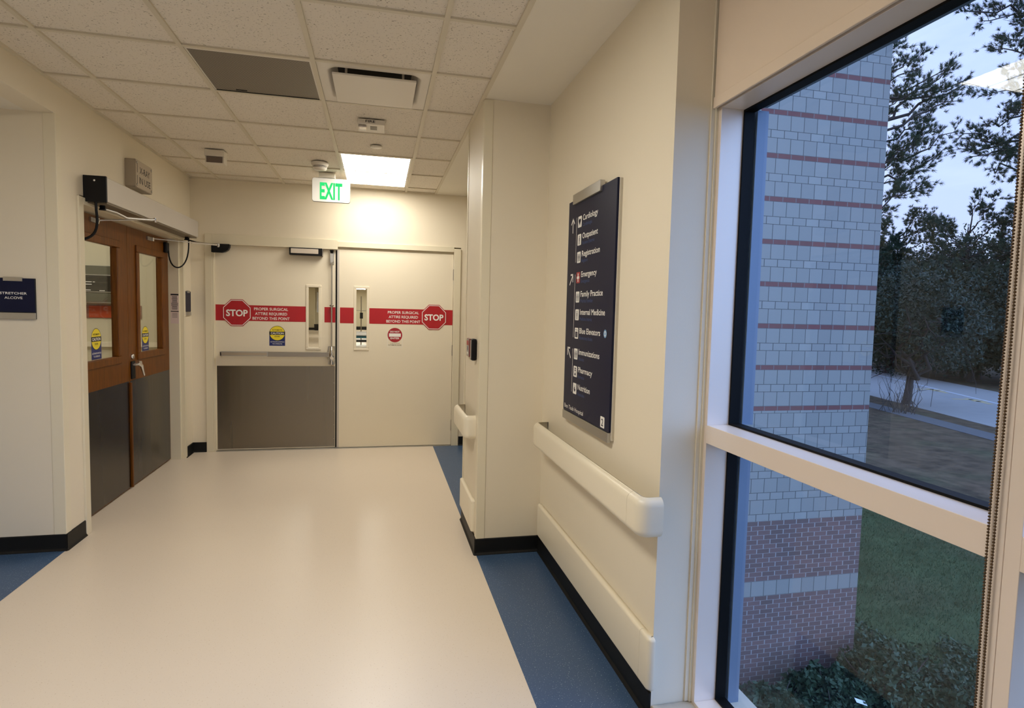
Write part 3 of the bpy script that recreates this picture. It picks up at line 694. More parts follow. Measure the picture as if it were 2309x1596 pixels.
b.disc(o+Z*.13, X, Z, .078, REDD, lift=.001); b.rect(o+Z*.13, X, Z, .125, .036, WHITE, lift=.0014)
b.text('DO NOT', o+Z*.158, X, Z, .018, WHITE, width=.10, align='C', bold=.025, lift=.0016); b.text('ENTER', o+Z*.087, X, Z, .018, WHITE, width=.095, align='C', bold=.025, lift=.0016)
b.text('CAUTION', o+Z*.036, X, Z, .011, GREYP, width=.10, align='C', lift=.0016); b.text('AUTOMATIC DOOR', o+Z*.018, X, Z, .011, BLKP, width=.14, align='C', bold=.01, lift=.0016)
b.build('do_not_enter_sticker', Rr, label='dark red round DO NOT ENTER sticker')
b = MB(); b.box(-1.595, -.443, Y1-.0015, Y1, .018, .878, KICK); b.build('kick_plate', L, label='tall brushed stainless steel kick plate')
b = MB()
for zz in (.1, .25, .4, .55, .7): b.lathe((-.452, Y1-.0015, zz), [(.0035, 0), (.002, -.0015)], ALU, 'Y', 8)
b.build('rivet', L)
b = MB(); b.box(-1.545, -1.095, Y1-.085, Y1-.035, .985, 1.03, ALU); b.box(-1.535, -1.105, Y1-.087, Y1-.085, .992, 1.022, P('bar_face', srgb(196, 184, 166), .3, .7)); b.build('push_pad', L, bevel=.004)
b = MB(); b.box(-1.105, -.49, Y1-.072, Y1-.03, .98, 1.028, STEEL); b.box(-1.55, -1.53, Y1-.085, Y1, .985, 1.028, ALU); b.build('bar_housing', L, bevel=.004)
b = MB(); b.box(-.51, -.445, Y1-.03, Y1, .90, 1.09, STEEL); b.lathe((-.472, Y1-.05, .90), [(.022, 0), (.028, .03), (.03, .055), (.028, .06), (.033, .062), (.034, .1), (.033, .125), (.026, .16), (.02, .188)], CHROME, 'Z', 20); b.build('latch_case', L)
b = MB(); b.tube([(-.474, Y1-.045, 1.085), (-.474, Y1-.045, 1.985)], .0075, ALU, 10); b.lathe((-.474, Y1-.045, 1.512), [(.02, 0), (.022, .006), (.02, .012)], STEEL, 'Z', 16); b.box(-.485, -.463, Y1-.045, Y1, 1.505, 1.52, STEEL); b.build('vertical_rod', L)
b = MB(); b.prism([(-.49, 2.055), (-.462, 2.055), (-.458, 1.975), (-.475, 1.96), (-.487, 1.97)], Y1-.06, Y1-.012, ALU, 'Y'); b.box(-.495, -.455, Y1-.012, Y1, 1.95, 2.07, ALU); b.lathe((-.475, Y1-.04, 2.06), [(.012, 0), (.018, .02), (.022, .03)], BLKPL, 'Z', 14); b.build('top_latch', L, bevel=.002)
b = MB(); b.box(-.438, -.420, Y1-.005, Y1+.03, .01, 2.095, BLACK); b.build('gap_strip', L)  # black strip drawn for the dark gap between the leaves
b = MB(); b.box(-.421, -.400, Y2-.004, Y2, .01, 2.10, ALUP); b.build('edge_guard', Rr)
for zc in (1.885, 1.06, .23):
    b = MB(); b.tube([(.801, Y2-.012, zc-.06), (.801, Y2-.012, zc+.06)], .008, STEEL, 10); b.box(.793, .80, Y2-.004, Y2, zc-.055, zc+.055, STEEL); b.build('hinge', Rr)
b = MB(); b.box(-1.60, .795, Y2-.03, Y2+.06, 0, .006, ALU); b.build('threshold', d)
# maglock with its armature under the frame head
b = MB(); b.box(-.888, -.567, YF-.055, YF+.028, 2.026, 2.10, BLKPL); b.box(-.567, -.563, YF-.045, YF+.028, 2.026, 2.10, ALU); b.build('magnetic_lock', d, bevel=.003)
b = MB(); b.box(-.872, -.605, YF-.058, YF-.055, 2.042, 2.09, P('lock_label', srgb(205, 192, 176), .5)); b.build('lock_cover', d, bevel=.001)
b = MB(); pts = [(-1.612, 2.10), (-1.445, 2.10), (-1.447, 2.07), (-1.462, 2.04), (-1.49, 2.022), (-1.52, 2.015), (-1.612, 2.015)]
b.prism(pts, YF-.075, YF-.02, BLKPL, 'Y'); b.build('closer_cover', d, bevel=.006, label='rounded black cover in the top left corner')

# ------------------------------------------------------------------ directory sign
xs0 = .985
t = thing('directory_sign', (.99, 2.714, .94), 'tall navy hospital directory sign with white department names on the right wall', 'sign')
b = MB(); b.box(.988, 1.0, 2.383, 3.042, .95, 2.072, P('sign_edge', srgb(205, 196, 178), .5)); b.build('backing_plate', t, bevel=.001)
b = MB(); b.box(.978, .988, 2.392, 3.042, .985, 2.075, NAVY); b.build('face_panel', t, bevel=.001)
b = MB(); b.box(.974, .988, 2.396, 3.042, .939, .983, ALU); b.build('bottom_strip', t, bevel=.0015)
b = MB(); b.box(.966, .99, 2.565, 2.95, 2.05, 2.10, ALU); b.build('top_clip', t, bevel=.002)
x0 = .978; Rd = NY
rows = [('Cardiology', 'Cardiología', 1.954, .206, .13, 'heart'), ('Outpatient', 'Paciente Externo', 1.865, .212, .17, 'person'), ('Registration', 'Registro', 1.778, .245, .085, 'pair'),
        ('Emergency', 'Emergencia', 1.677, .215, .12, 'cross'), ('Family Practice', 'Práctica Familiar', 1.580, .30, .175, 'pair'), ('Internal Medicine', 'Medicina Interna', 1.491, .335, .17, 'person'),
        ('Blue Elevators', 'Ascensores Azules', 1.398, .285, .185, 'lift'), ('Immunizations', 'Vacunas', 1.293, .285, .08, 'pair'), ('Pharmacy', 'Farmacia', 1.204, .20, .09, 'bottle'), ('Nutrition', 'Nutrición', 1.117, .175, .10, 'cup')]
def pt(y, z): return Vector((x0, y, z))
for en, es_, zc, wd, ws, ic in rows:
    bt = MB(); bs = MB(); bi = MB()
    bt.text(en, pt(2.817, zc+.001), Rd, Z, .0285, WHITE, width=wd, bold=.013)
    bs.text(es_, pt(2.817, zc-.028), Rd, Z, .0175, BLUEP, width=ws)
    o = pt(2.862, zc)
    bi.rect(o, Rd, Z, .054, .055, REDD if ic == 'cross' else WHITE, rad=.006)
    D = .0008; K = NAVY
    def man(dx, s=1.0):
        bi.disc(o+Rd*dx+Z*.016*s, Rd, Z, .0045*s, K, 12, D); bi.rect(o+Rd*dx+Z*.002*s, Rd, Z, .011*s, .018*s, K, rad=.003, lift=D)
        bi.rect(o+Rd*(dx-.003*s)-Z*.014*s, Rd, Z, .004*s, .018*s, K, lift=D); bi.rect(o+Rd*(dx+.003*s)-Z*.014*s, Rd, Z, .004*s, .018*s, K, lift=D)
    if ic == 'heart':
        bi.disc(o+Rd*.007+Z*.006, Rd, Z, .009, K, 16, D); bi.disc(o-Rd*.007+Z*.006, Rd, Z, .009, K, 16, D+.0001)
        bi.plane_pts(o+NX*(D+.0001), Rd, Z, [(-.0152, .002), (0, -.019), (.0152, .002), (0, .01)], K)
    elif ic == 'person': man(0)
    elif ic == 'pair': man(-.010, .85); man(.011, .85)
    elif ic == 'cross':
        bi.rect(o, Rd, Z, .012, .042, WHITE, lift=D); bi.rect(o, Rd, Z, .038, .012, WHITE, lift=D+.0001)
    elif ic == 'lift':
        bi.rect(o-Z*.006, Rd, Z, .034, .028, K, rad=.002, lift=D); bi.rect(o-Z*.007, Rd, Z, .002, .024, WHITE, lift=D+.0002)
        for sg in (-1, 1): bi.plane_pts(o+NX*D+Rd*(.008*sg)+Z*.017, Rd, Z, [(-.005, -.004*sg), (.005, -.004*sg), (0, .005*sg)][::sg], K)
    elif ic == 'bottle':
        bi.rect(o-Z*.005, Rd, Z, .018, .03, K, rad=.002, lift=D); bi.rect(o+Z*.016, Rd, Z, .022, .006, K, lift=D); bi.rect(o-Z*.003, Rd, Z, .012, .012, WHITE, lift=D+.0002)
    else:
        bi.disc(o-Z*.004, Rd, Z, .012, K, 16, D); bi.rect(o+Z*.013+Rd*.003, Rd, Z, .004, .012, K, lift=D); bi.disc(o+Rd*.006+Z*.002, Rd, Z, .004, WHITE, 10, D+.0002)
    bt.build('lettering', t, label='white lettering '+en); bs.build('spanish_lettering', t, label='small blue lettering '+es_); bi.build('pictogram', t, label=('red' if ic == 'cross' else 'white')+' pictogram square beside '+en)
bt = MB()
bt.text('Ben Taub Hospital', pt(3.02, 1.0), Rd, Z, .022, WHITE, width=.295, bold=.003); bt.build('lettering', t, label='white lettering Ben Taub Hospital')
for z0, z1 in ((1.756, 1.981), (1.376, 1.695), (1.095, 1.317)): bt = MB(); bt.rect(pt(2.911, (z0+z1)/2), Rd, Z, .0035, z1-z0, WHITE); bt.build('divider_line', t)
def arrow(o, ang):
    bt = MB()
    R2 = Rd*math.cos(ang)+Z*math.sin(ang); U2 = Z*math.cos(ang)-Rd*math.sin(ang)
    bt.rect(o, R2, U2, .0085, .072, WHITE, lift=.0006)
    for sg in (-1, 1):
        c = o+U2*.024+R2*(.0125*sg); a = -sg*PI/4; 
        bt.rect(c, R2*math.cos(-a)+U2*math.sin(-a), U2*math.cos(-a)-R2*math.sin(-a), .0085, .042, WHITE, lift=.0007)
    bt.build('direction_arrow', t)
arrow(pt(2.967, 1.945), 0); arrow(pt(2.969, 1.67), -PI/4); arrow(pt(2.968, 1.292), PI/4)
b = MB(); b.disc(pt(2.472, 1.411), Rd, Z, .0185, BLUEL); b.disc(pt(2.472, 1.411), Rd, Z, .012, WHITE, 20, .0006); b.disc(pt(2.472, 1.411), Rd, Z, .008, BLUEL, 20, .0008); b.build('blue_line_dot', t)
b = MB(); b.rect(pt(2.469, 1.017), Rd, Z, .050, .05, WHITE, rad=.005); b.text('2', pt(2.469, 1.0), Rd, Z, .034, NAVY, width=.022, align='C', bold=.01, lift=.001); b.build('floor_number', t)

# ------------------------------------------------------------------ windows
XI, XO = 1.16, 1.288
def window(i, y0, y1):
    w_ = thing('window_%d' % i, (XI, (y0+y1)/2, .05), 'tall fixed window with beige frame bays along the right side', 'window', kind='structure')
    b = MB()
    # left (far) and right (near) mullion halves
    b.box(XI, XO-.004, y1, y1+.03, .05, 2.30, FRM); b.box(XI, XO-.004, y0-.031, y0, .05, 2.30, FRM)
    b.build('window_frame', w_, bevel=.0012)
    b = MB(); b.box(XI, XO-.006, y0, y1, 1.041, 1.107, FRM); b.box(XI, XO-.006, y0, y1, 2.224, 2.30, FRM); b.box(XI, XO-.006, y0, y1, .05, .064, FRM)
    b.build('transom', w_, bevel=.0012)
    b = MB(); g = .042; yb = .007
    for z0, z1 in ((.064, 1.041), (1.107, 2.224)):
        b.box(XO-g, XO-.003, y1-yb, y1+.0, z0, z1, GASK); b.box(XO-g, XO-.003, y0, y0+yb, z0, z1, GASK)
        b.box(XO-g, XO-.003, y0+yb, y1-yb, z0, z0+yb, GASK); b.box(XO-g, XO-.003, y0+yb, y1-yb, z1-yb, z1, GASK)
    b.build('gasket', w_)
    for z0, z1 in ((.06, 1.045), (1.103, 2.228)):
        b = MB(); b.box(XO, XO+.003, y0-.01, y1+.01, z0, z1, GLASS); b.build('glass_pane', w_)
    b = MB(); c = .012
    for z0, z1 in ((.05, 1.04), (1.108, 2.224)):
        b.box(XO+.006, XO+.05, y1-c, y1+.03, z0, z1, EXTM); b.box(XO+.006, XO+.05, y0-.031, y0+c, z0, z1, EXTM)
    b.box(XO+.006, XO+.05, y0, y1, 1.055, 1.095, EXTM); b.box(XO+.006, XO+.05, y0, y1, 2.24, 2.3, EXTM)
    b.build('exterior_cap', w_)
    return w_
window(1, .896, 1.915); window(2, -.185, .834); window(3, -1.266, -.247); window(4, -2.347, -1.328)
b = MB(); b.box(XI+.02, XO+.1, -2.45, 1.98, -.02, .05, SILL); b.build('trim_5', kind='structure')

t = thing('roller_blind', (1.14, 1.4, 2.222), 'beige roller blind partly lowered over the window, with its bead chain', 'blind')
b = MB(); ny, nz = 24, 10; y0, y1, z0, z1 = .87, 1.93, 2.26, 2.95; rows_ = []
z1 = 2.70
for j in range(nz+1):
    for i in range(ny+1):
        yy = y0+(y1-y0)*i/ny; zz = z0+(z1-z0)*j/nz
        rows_.append((1.141+.0015*math.sin(yy*9+zz*3), yy, zz))
fs = [(j*(ny+1)+i, j*(ny+1)+i+1, (j+1)*(ny+1)+i+1, (j+1)*(ny+1)+i) for j in range(nz) for i in range(ny)]
b.add(rows_, fs, BLIND, True); b.box(1.1445, 1.1455, y0, y1, z0, z1, BLIND)
b.build('fabric', t)
b = MB(); b.box(1.136, 1.147, .865, 1.932, 2.2225, 2.262, BLIND); b.build('hem_bar', t, bevel=.003)
b = MB(); b.tube([(1.13, .86, 2.69), (1.13, 1.935, 2.69)], .022, BLIND, 14); b.build('roller_tube', t)
bc = MB()
oct_v = [(1, 0, 0), (-1, 0, 0), (0, 1, 0), (0, -1, 0), (0, 0, 1), (0, 0, -1)]
oct_f = [(0, 2, 4), (2, 1, 4), (1, 3, 4), (3, 0, 4), (2, 0, 5), (1, 2, 5), (3, 1, 5), (0, 3, 5)]
def ico():
    t_ = (1+5**.5)/2; v = [Vector(p).normalized() for p in ((-1, t_, 0), (1, t_, 0), (-1, -t_, 0), (1, -t_, 0), (0, -1, t_), (0, 1, t_), (0, -1, -t_), (0, 1, -t_), (t_, 0, -1), (t_, 0, 1), (-t_, 0, -1), (-t_, 0, 1))]
    f = [(0, 11, 5), (0, 5, 1), (0, 1, 7), (0, 7, 10), (0, 10, 11), (1, 5, 9), (5, 11, 4), (11, 10, 2), (10, 7, 6), (7, 1, 8), (3, 9, 4), (3, 4, 2), (3, 2, 6), (3, 6, 8), (3, 8, 9), (4, 9, 5), (2, 4, 11), (6, 2, 10), (8, 6, 7), (9, 8, 1)]
    return v, f
iv, ifc = ico()
for k, (yy, ph) in enumerate(((.890, 0), (.8785, .5))):
    n = int((2.66-.45)/.0062)
    for i in range(n):
        z = .45+(i+ph)*.0062; tw = .0012*math.sin(z*7+k)
        c = Vector((1.1535, yy+tw, z)); bc.add([c+q*.0029 for q in iv], ifc, BEAD, True)
    bc.tube([(1.1535, yy, .45), (1.1535, yy, 2.68)], .0008, BEAD, 4)
bc.build('bead_chain', t, label='double strand of small bronze beads')

# ------------------------------------------------------------------ room behind the wooden doors
RW = P('room_wall_paint', srgb(214, 205, 178), .7)
b = MB(); b.box(-5.2, -1.97, 7.2, 7.3, 0, H+.15, RW); b.box(-5.3, -5.2, 4.1, 7.3, 0, H+.15, RW); b.box(-5.2, -1.97, 4.13, 4.18, 0, H+.15, RW); b.box(-1.99, -1.965, 6.66, 7.2, 0, H+.15, RW)
b.box(-5.2, -1.97, 4.18, 7.2, H+.101, H+.15, GYP); b.box(-5.2, -1.965, 4.18, 7.2, -.05, -.001, FLB)
b.build('wall_room_left', kind='structure')
CAB = P('control_panel_grey', srgb(92, 92, 76), .35)
t = thing('control_cabinet', (-2.95, 7.1, 1.49), 'grey wall-mounted control cabinet seen through the left wooden door glass', 'cabinet')
b = MB(); b.box(-3.35, -2.68, 7.08, 7.2, 1.49, 1.875, CAB); b.build('body', t, bevel=.004)
b = MB(); b.box(-3.33, -2.70, 7.074, 7.08, 1.605, 1.775, P('display_screen', (.02, .02, .015, 1), .2)); 
for (a, c, z) in ((-2.98, -2.92, 1.70), (-2.98, -2.92, 1.675), (-2.91, -2.89, 1.70), (-3.02, -2.93, 1.615), (-2.85, -2.80, 1.612)): b.box(a, c, 7.0725, 7.074, z, z+.007, WHITE)
b.build('screen', t)
b = MB(); b.box(-3.35, -2.68, 7.072, 7.082, 1.773, 1.782, ALU); b.box(-3.35, -2.68, 7.072, 7.082, 1.597, 1.605, ALU); b.box(-3.35, -2.68, 7.072, 7.082, 1.487, 1.494, ALU); b.build('trim_strip', t)
ORG = P('orange_notice', srgb(196, 84, 40), .5, var=.15, vscale=20)
b = MB(); b.box(-3.22, -2.50, 7.19, 7.2, 1.325, 1.465, P('notice_pocket', srgb(150, 110, 95), .4)); b.box(-3.0, -2.72, 7.186, 7.19, 1.33, 1.455, ORG)
b.build('orange_notice', label='orange notice in a clear pocket below the grey cabinet, through the left door glass', cat='notice')
b = MB(); b.box(-3.9, -2.1, 7.165, 7.199, 1.02, 1.07, VINYL); b.build('handrail', label='pale rail on the room wall behind the wooden doors', cat='handrail')
t = troffer(-3.4, 5.2, LAMPR, 'ceiling panel light in the room behind the wooden doors', None)

# ------------------------------------------------------------------ long corridor behind the far doors
b = MB(); ye = 43.0
b.box(-6.3, -6.2, 6.66, ye, 0, H+.15, RW); b.box(2.6, 2.7, 6.66, ye, 0, H+.15, RW); b.box(-6.2, 2.6, ye, ye+.1, 0, H+.15, RW)
b.box(-6.2, -1.96, 6.66, 7.32, 0, H, RW) if False else None
b.box(-6.2, -1.9, 7.32, 7.42, 0, H+.15, RW)
b.box(-6.2, -4.07, 41.2, 41.3, 0, H, RW)
b.box(-6.2, 2.6, 6.66, ye, H+.101, H+.15, GYP); b.box(-6.2, 2.6, 6.66, ye, -.05, -.002, FLB)
b.box(-6.2, -4.07, 41.15, 41.2, 0, .15, BLACK); b.box(-2.4, 2.6, ye-.05, ye, 0, .22, BLACK)
b.build('wall_corridor_beyond', kind='structure')
LAMPC2 = emis('corridor_lamp_lens', LAMPC, 34.0)
for k, (xx, yy) in enumerate(((-.9, 9.0), (-.9, 16.0), (-.9, 24.0), (-1.6, 32.0), (-1.4, 39.5))):
    tt = troffer(xx, yy, LAMPC2, ['first', 'second', 'third', 'fourth', 'last'][k]+' ceiling panel light along the corridor beyond the far doors', 'ceiling panel lights in the corridor beyond')
t = thing('linen_curtain', (-4.0, 42.0, 0), 'bright white hanging curtain far down the corridor, through the left far door glass', 'curtain')
b = MB(); pts = [(-4.03+.04*i, 42.2+(.04 if i % 2 else 0)) for i in range(17)]
for i in range(16): b.quad((*pts[i], 1.15), (*pts[i+1], 1.15), (*pts[i+1], 2.5), (*pts[i], 2.5), LINEN)
b.build('cloth', t)
b = MB(); b.tube([(-4.1, 42.2, 2.52), (-3.3, 42.2, 2.52)], .02, ALU, 8); b.build('curtain_rod', t)
t = thing('waste_bin', (-3.85, 40.6, 0), 'black waste bin on the floor far down the corridor beyond', 'bin')
b = MB(); b.prism([(-4.02, .0), (-3.76, .0), (-3.74, .36), (-4.04, .36)], 40.5, 40.8, BLKPL, 'Y'); b.build('body', t, bevel=.02)
b = MB(); b.box(-4.05, -3.73, 40.49, 40.81, .36, .40, BLKPL); b.build('lid', t, bevel=.01)
# stretcher and IV pole
t = thing('stretcher', (-.35, 20.0, 0), 'hospital stretcher with white sheet and teal blanket, through the right far door glass', 'stretcher')
b = MB(); b.box(-1.05, .35, 19.6, 20.3, .62, .74, LINEN); b.build('mattress', t, bevel=.03)
b = MB(); b.box(-1.06, .36, 19.58, 20.32, .54, .60, TEAL); b.build('blanket', t, bevel=.01)
b = MB(); b.box(-1.08, .38, 19.58, 20.32, .42, .47, BLKPL); b.box(-1.0, .3, 19.65, 20.25, .22, .3, ALU); b.build('frame', t, bevel=.01)
for sx in (-.9, .2):
    for sy in (19.7, 20.2):
        b = MB(); b.tube([(sx, sy, .06), (sx, sy, .44)], .02, ALU, 8); b.lathe((sx-.015, sy, .07), [(.07, 0), (.07, .03)], BLKPL, 'X', 14); b.build('caster_leg', t)
t = thing('iv_pole', (-.56, 20.8, 0), 'dark intravenous pole standing behind the stretcher, through the right far door glass', 'pole')
b = MB(); b.tube([(-.56, 20.8, .06), (-.56, 20.8, 1.9)], .018, STEEL, 8); b.build('pole', t)
b = MB(); b.tube([(-.72, 20.8, 1.42), (-.40, 20.8, 1.42)], .012, STEEL, 6); b.box(-.60, -.5, 20.74, 20.8, 1.15, 1.35, BLKPL); b.build('crossbar', t)
b = MB()
for k in range(5): b.tube([(-.56, 20.8, .09), (-.56+.28*math.cos(k*1.257), 20.8+.28*math.sin(k*1.257), .04)], .014, STEEL, 6)
b.build('star_base', t)

# ================================================================== OUTDOORS
GZ = -3.8
# --- ground
def ground_mat():
    m = P('lawn', (.03, .05, .02, 1), .95, spec=.1); t = m.node_tree; b_ = t.nodes['Principled BSDF']
    tc = N(t, 'ShaderNodeTexCoord'); sx_ = N(t, 'ShaderNodeSeparateXYZ'); t.links.new(tc.outputs['Object'], sx_.inputs[0])
    n = N(t, 'ShaderNodeTexNoise', _Scale=.35, _Detail=5.0); n2 = N(t, 'ShaderNodeTexNoise', _Scale=1.3, _Detail=8.0, _Roughness=.72)
    t.links.new(tc.outputs['Object'], n.inputs['Vector']); t.links.new(tc.outputs['Object'], n2.inputs['Vector'])
    # grass near the building, leaf litter under the trees: mix on distance plus noise
    mr = N(t, 'ShaderNodeMapRange'); mr.inputs['From Min'].default_value = 12.5; mr.inputs['From Max'].default_value = 17.0; t.links.new(sx_.outputs['X'], mr.inputs[0])
    ad = N(t, 'ShaderNodeMath', operation='ADD'); t.links.new(mr.outputs[0], ad.inputs[0])
    sb = N(t, 'ShaderNodeMath', operation='MULTIPLY_ADD'); sb.inputs[1].default_value = 1.6; sb.inputs[2].default_value = -.8; t.links.new(n.outputs[0], sb.inputs[0]); t.links.new(sb.outputs[0], ad.inputs[1])
    cl = N(t, 'ShaderNodeClamp'); t.links.new(ad.outputs[0], cl.inputs[0])
    g = N(t, 'ShaderNodeValToRGB'); g.color_ramp.elements[0].position = .3; g.color_ramp.elements[0].color = (.022, .045, .018, 1); g.color_ramp.elements[1].position = .75; g.color_ramp.elements[1].color = (.075, .115, .05, 1)
    s_ = N(t, 'ShaderNodeValToRGB'); s_.color_ramp.elements[0].position = .3; s_.color_ramp.elements[0].color = (.035, .026, .016, 1); s_.color_ramp.elements[1].position = .75; s_.color_ramp.elements[1].color = (.15, .108, .066, 1)
    t.links.new(n2.outputs[0], g.inputs[0]); t.links.new(n2.outputs[0], s_.inputs[0])
    mx_ = N(t, 'ShaderNodeMixRGB'); t.links.new(cl.outputs[0], mx_.inputs[0]); t.links.new(g.outputs[0], mx_.inputs[1]); t.links.new(s_.outputs[0], mx_.inputs[2])
    t.links.new(mx_.outputs[0], b_.inputs['Base Color'])
    bp = N(t, 'ShaderNodeBump', _Strength=.35, _Distance=.05); t.links.new(n2.outputs[0], bp.inputs['Height']); t.links.new(bp.outputs[0], b_.inputs['Normal'])
    return m
LAWN = ground_mat()
b = MB(); b.quad((1.5, -60, GZ), (220, -60, GZ), (220, 220, GZ), (1.5, 220, GZ), LAWN); b.build('ground', kind='structure', loc=(0, 0, GZ))
def line_ext(a, c, t0, t1):
    a, c = Vector(a), Vector(c); d_ = c-a; return a+d_*t0, a+d_*t1
ASPH = P('asphalt', (.25, .245, .23, 1), .75, bump=.3, bscale=30, var=.12, vscale=1.2)
CONC = P('concrete_path', (.085, .085, .085, 1), .9, bump=.2, bscale=20, var=.15, vscale=1.5)
n0, n1 = line_ext((30.67, 23.56), (33.71, 33.95), -4, 7); f0, f1 = line_ext((46.85, 36.25), (53.7, 53.9), -4, 4)
b = MB(); b.prism([(n0.x, n0.y), (f0.x, f0.y), (f1.x, f1.y), (n1.x, n1.y)], GZ-.05, GZ+.03, ASPH, 'Z'); b.build('road', kind='structure', loc=(40, 36, GZ))
sd = Vector((.228, .9737)); sn = Vector((.9737, -.228)); sc_ = Vector((27.25, 21.14))
q0, q1, q2, q3 = sc_-sd*60, sc_+sd*90, sc_+sd*90+sn*1.35, sc_-sd*60+sn*1.35
b = MB(); b.prism([(q.x, q.y) for q in (q0, q1, q2, q3)], GZ-.05, GZ+.02, CONC, 'Z'); b.build('sidewalk', kind='structure', loc=(29, 24, GZ))
YM_ = P('road_yellow_paint', (.42, .33, .16, 1), .8)
WM_ = P('road_white_paint', (.4, .42, .45, 1), .8)
dr = Vector((3.6, 9.3, 0)).normalized(); dn = Vector((dr.y, -dr.x, 0))
def ypaint(c, pts, m): b.poly([Vector((c[0], c[1], GZ+.035))+dn*p[0]+dr*p[1] for p in pts], m)
b = MB()
for c in ((39.8, 32.0), (42.2, 37.2)):
    ypaint(c, [(-.5, -.2), (.5, -.2), (.5, .15), (-.5, .15)], YM_); ypaint(c, [(-1.3, .6), (.6, .6), (.6, .95), (-1.3, .95)], YM_); ypaint(c, [(-.25, -1.4), (.05, -1.4), (.05, 1.4), (-.25, 1.4)], YM_)
b.build('road_arrow_marking', kind='structure')
b = MB(); p0, p1 = line_ext((39.83, 30.81), (43.96, 40.41), -2, 5); p0 = p0+Vector((.0, 0)); q = Vector((dn.x, dn.y))*.28
b.quad((p0.x, p0.y, GZ+.034), (p1.x, p1.y, GZ+.034), (p1.x+q.x, p1.y+q.y, GZ+.034), (p0.x+q.x, p0.y+q.y, GZ+.034), WM_); b.build('road_centre_line', kind='structure')

# --- projecting wing of the building: block and brick bands
def unit_mat(name, c1, c2, mortar, msize=.02):
    m = P(name, c1, .85); t = m.node_tree; b_ = t.nodes['Principled BSDF']
    uv = N(t, 'ShaderNodeUVMap'); br = N(t, 'ShaderNodeTexBrick'); br.offset = .5; br.offset_frequency = 2; br.squash = 1
    for k, v in (('Color1', c1), ('Color2', c2), ('Mortar', mortar), ('Scale', 1.0), ('Mortar Size', msize), ('Mortar Smooth', .1), ('Bias', 0.0), ('Brick Width', 1.0), ('Row Height', 1.0)): br.inputs[k].default_value = v
    t.links.new(uv.outputs[0], br.inputs['Vector']); t.links.new(br.outputs[0], b_.inputs['Base Color'])
    bp = N(t, 'ShaderNodeBump', _Strength=.4, _Distance=.01); bp.invert = True; t.links.new(br.outputs['Fac'], bp.inputs['Height']); t.links.new(bp.outputs[0], b_.inputs['Normal'])
    return m
BLK = unit_mat('split_face_block', (.30, .285, .25, 1), (.245, .232, .205, 1), (.085, .08, .072, 1), .024)
BLH = unit_mat('half_height_block', (.31, .295, .26, 1), (.255, .242, .215, 1), (.085, .08, .072, 1), .028)
RBR = unit_mat('red_brick_course', (.20, .07, .06, 1), (.145, .058, .05, 1), (.20, .16, .15, 1), .03)
BRK = unit_mat('brown_brick', (.19, .105, .09, 1), (.13, .08, .07, 1), (.33, .30, .28, 1), .038)
YW, XW = 7.1, 6.86
def strip(b, z0, z1, m, rows=1, off=0.0, uw=.2032):
    for (pa, pb) in (((1.4, YW), (XW, YW)), ((XW, YW), (XW, YW+9))):
        L_ = math.dist(pa, pb); i = len(b.f); k = L_/uw
        b.add([(pa[0], pa[1], z0), (pb[0], pb[1], z0), (pb[0], pb[1], z1), (pa[0], pa[1], z1)], [(0, 1, 2, 3)], m)
        b.uv[i] = [(off, 0), (off+k, 0), (off+k, rows), (off, rows)]
t = thing('building_wing', (4.2, 11, GZ), 'grey block and brick wing of the building, filling the left of the window view', 'building')
b = MB(); Pd = .5645; zb = .263; hb = .062; sq = (Pd-hb-.1)/2
strip(b, GZ-.2, -2.39, BRK, rows=round((-2.39-GZ+.2)/.0655)); strip(b, -2.39, -2.17, BLK, 1, .3); strip(b, -2.17, -1.315, BRK, rows=13)
z = -1.315; k = 0
while z < zb-.14:      # plain block between brick base and first red band
    hh = .1 if k % 2 == 0 else .203
    z2 = min(z+hh, zb-.03); strip(b, z, z2, BLH if k % 2 == 0 else BLK, 1, .5*(k % 2)+.2); z = z2; k += 1
if z < zb-.03: strip(b, z, zb-.03, BLK, 1, .2)
z = zb-.03; k = 0
while z < 5.1:
    strip(b, z, z+hb, RBR, 1, .45*(k % 2)); strip(b, z+hb, z+hb+sq, BLK, 1, .1); strip(b, z+hb+sq, z+hb+sq+.1, BLH, 1, .6); strip(b, z+hb+sq+.1, z+Pd, BLK, 1, .15); z += Pd; k += 1
ztop = z
b.quad((1.4, YW, ztop), (XW, YW, ztop), (XW, YW+9, ztop), (1.4, YW+9, ztop), CONC)
b.build('masonry_wall', t)
b = MB(); b.box(1.4, XW+.05, YW-.05, YW+9, ztop, ztop+.32, EXTM); b.build('parapet_coping', t, bevel=.01)

# --- outer skin of our own building below the window (seen only from outside)
b = MB(); b.box(1.3, 1.4, -4, YW, GZ, -.03, P('spandrel', (.2, .19, .18, 1), .8)); b.build('wall_exterior', kind='structure')

# ------------------------------------------------------------------ vegetation
def raw_mesh(name, V, F, mat_, parent=None, loc=(0, 0, 0), smooth=False):
    me = bpy.data.meshes.new(name); V = np.asarray(V, dtype=np.float32); F = np.asarray(F, dtype=np.int32); n, k = F.shape
    me.vertices.add(len(V)); me.vertices.foreach_set('co', V.ravel()); me.loops.add(n*k); me.loops.foreach_set('vertex_index', F.ravel())
    me.polygons.add(n); me.polygons.foreach_set('loop_start', np.arange(0, n*k, k, dtype=np.int32)); me.polygons.foreach_set('loop_total', np.full(n, k, dtype=np.int32))
    me.update(); me.validate(); me.materials.append(mat_)
    o = bpy.data.objects.new(name, me); COL.objects.link(o); o.location = loc; o.parent = parent; return o
BARK = P('tree_bark', (.035, .027, .022, 1), .9, bump=.6, bscale=12, var=.3, vscale=6)
NEED = P('pine_needles', (.030, .055, .024, 1), .7, var=.35, vscale=.8)
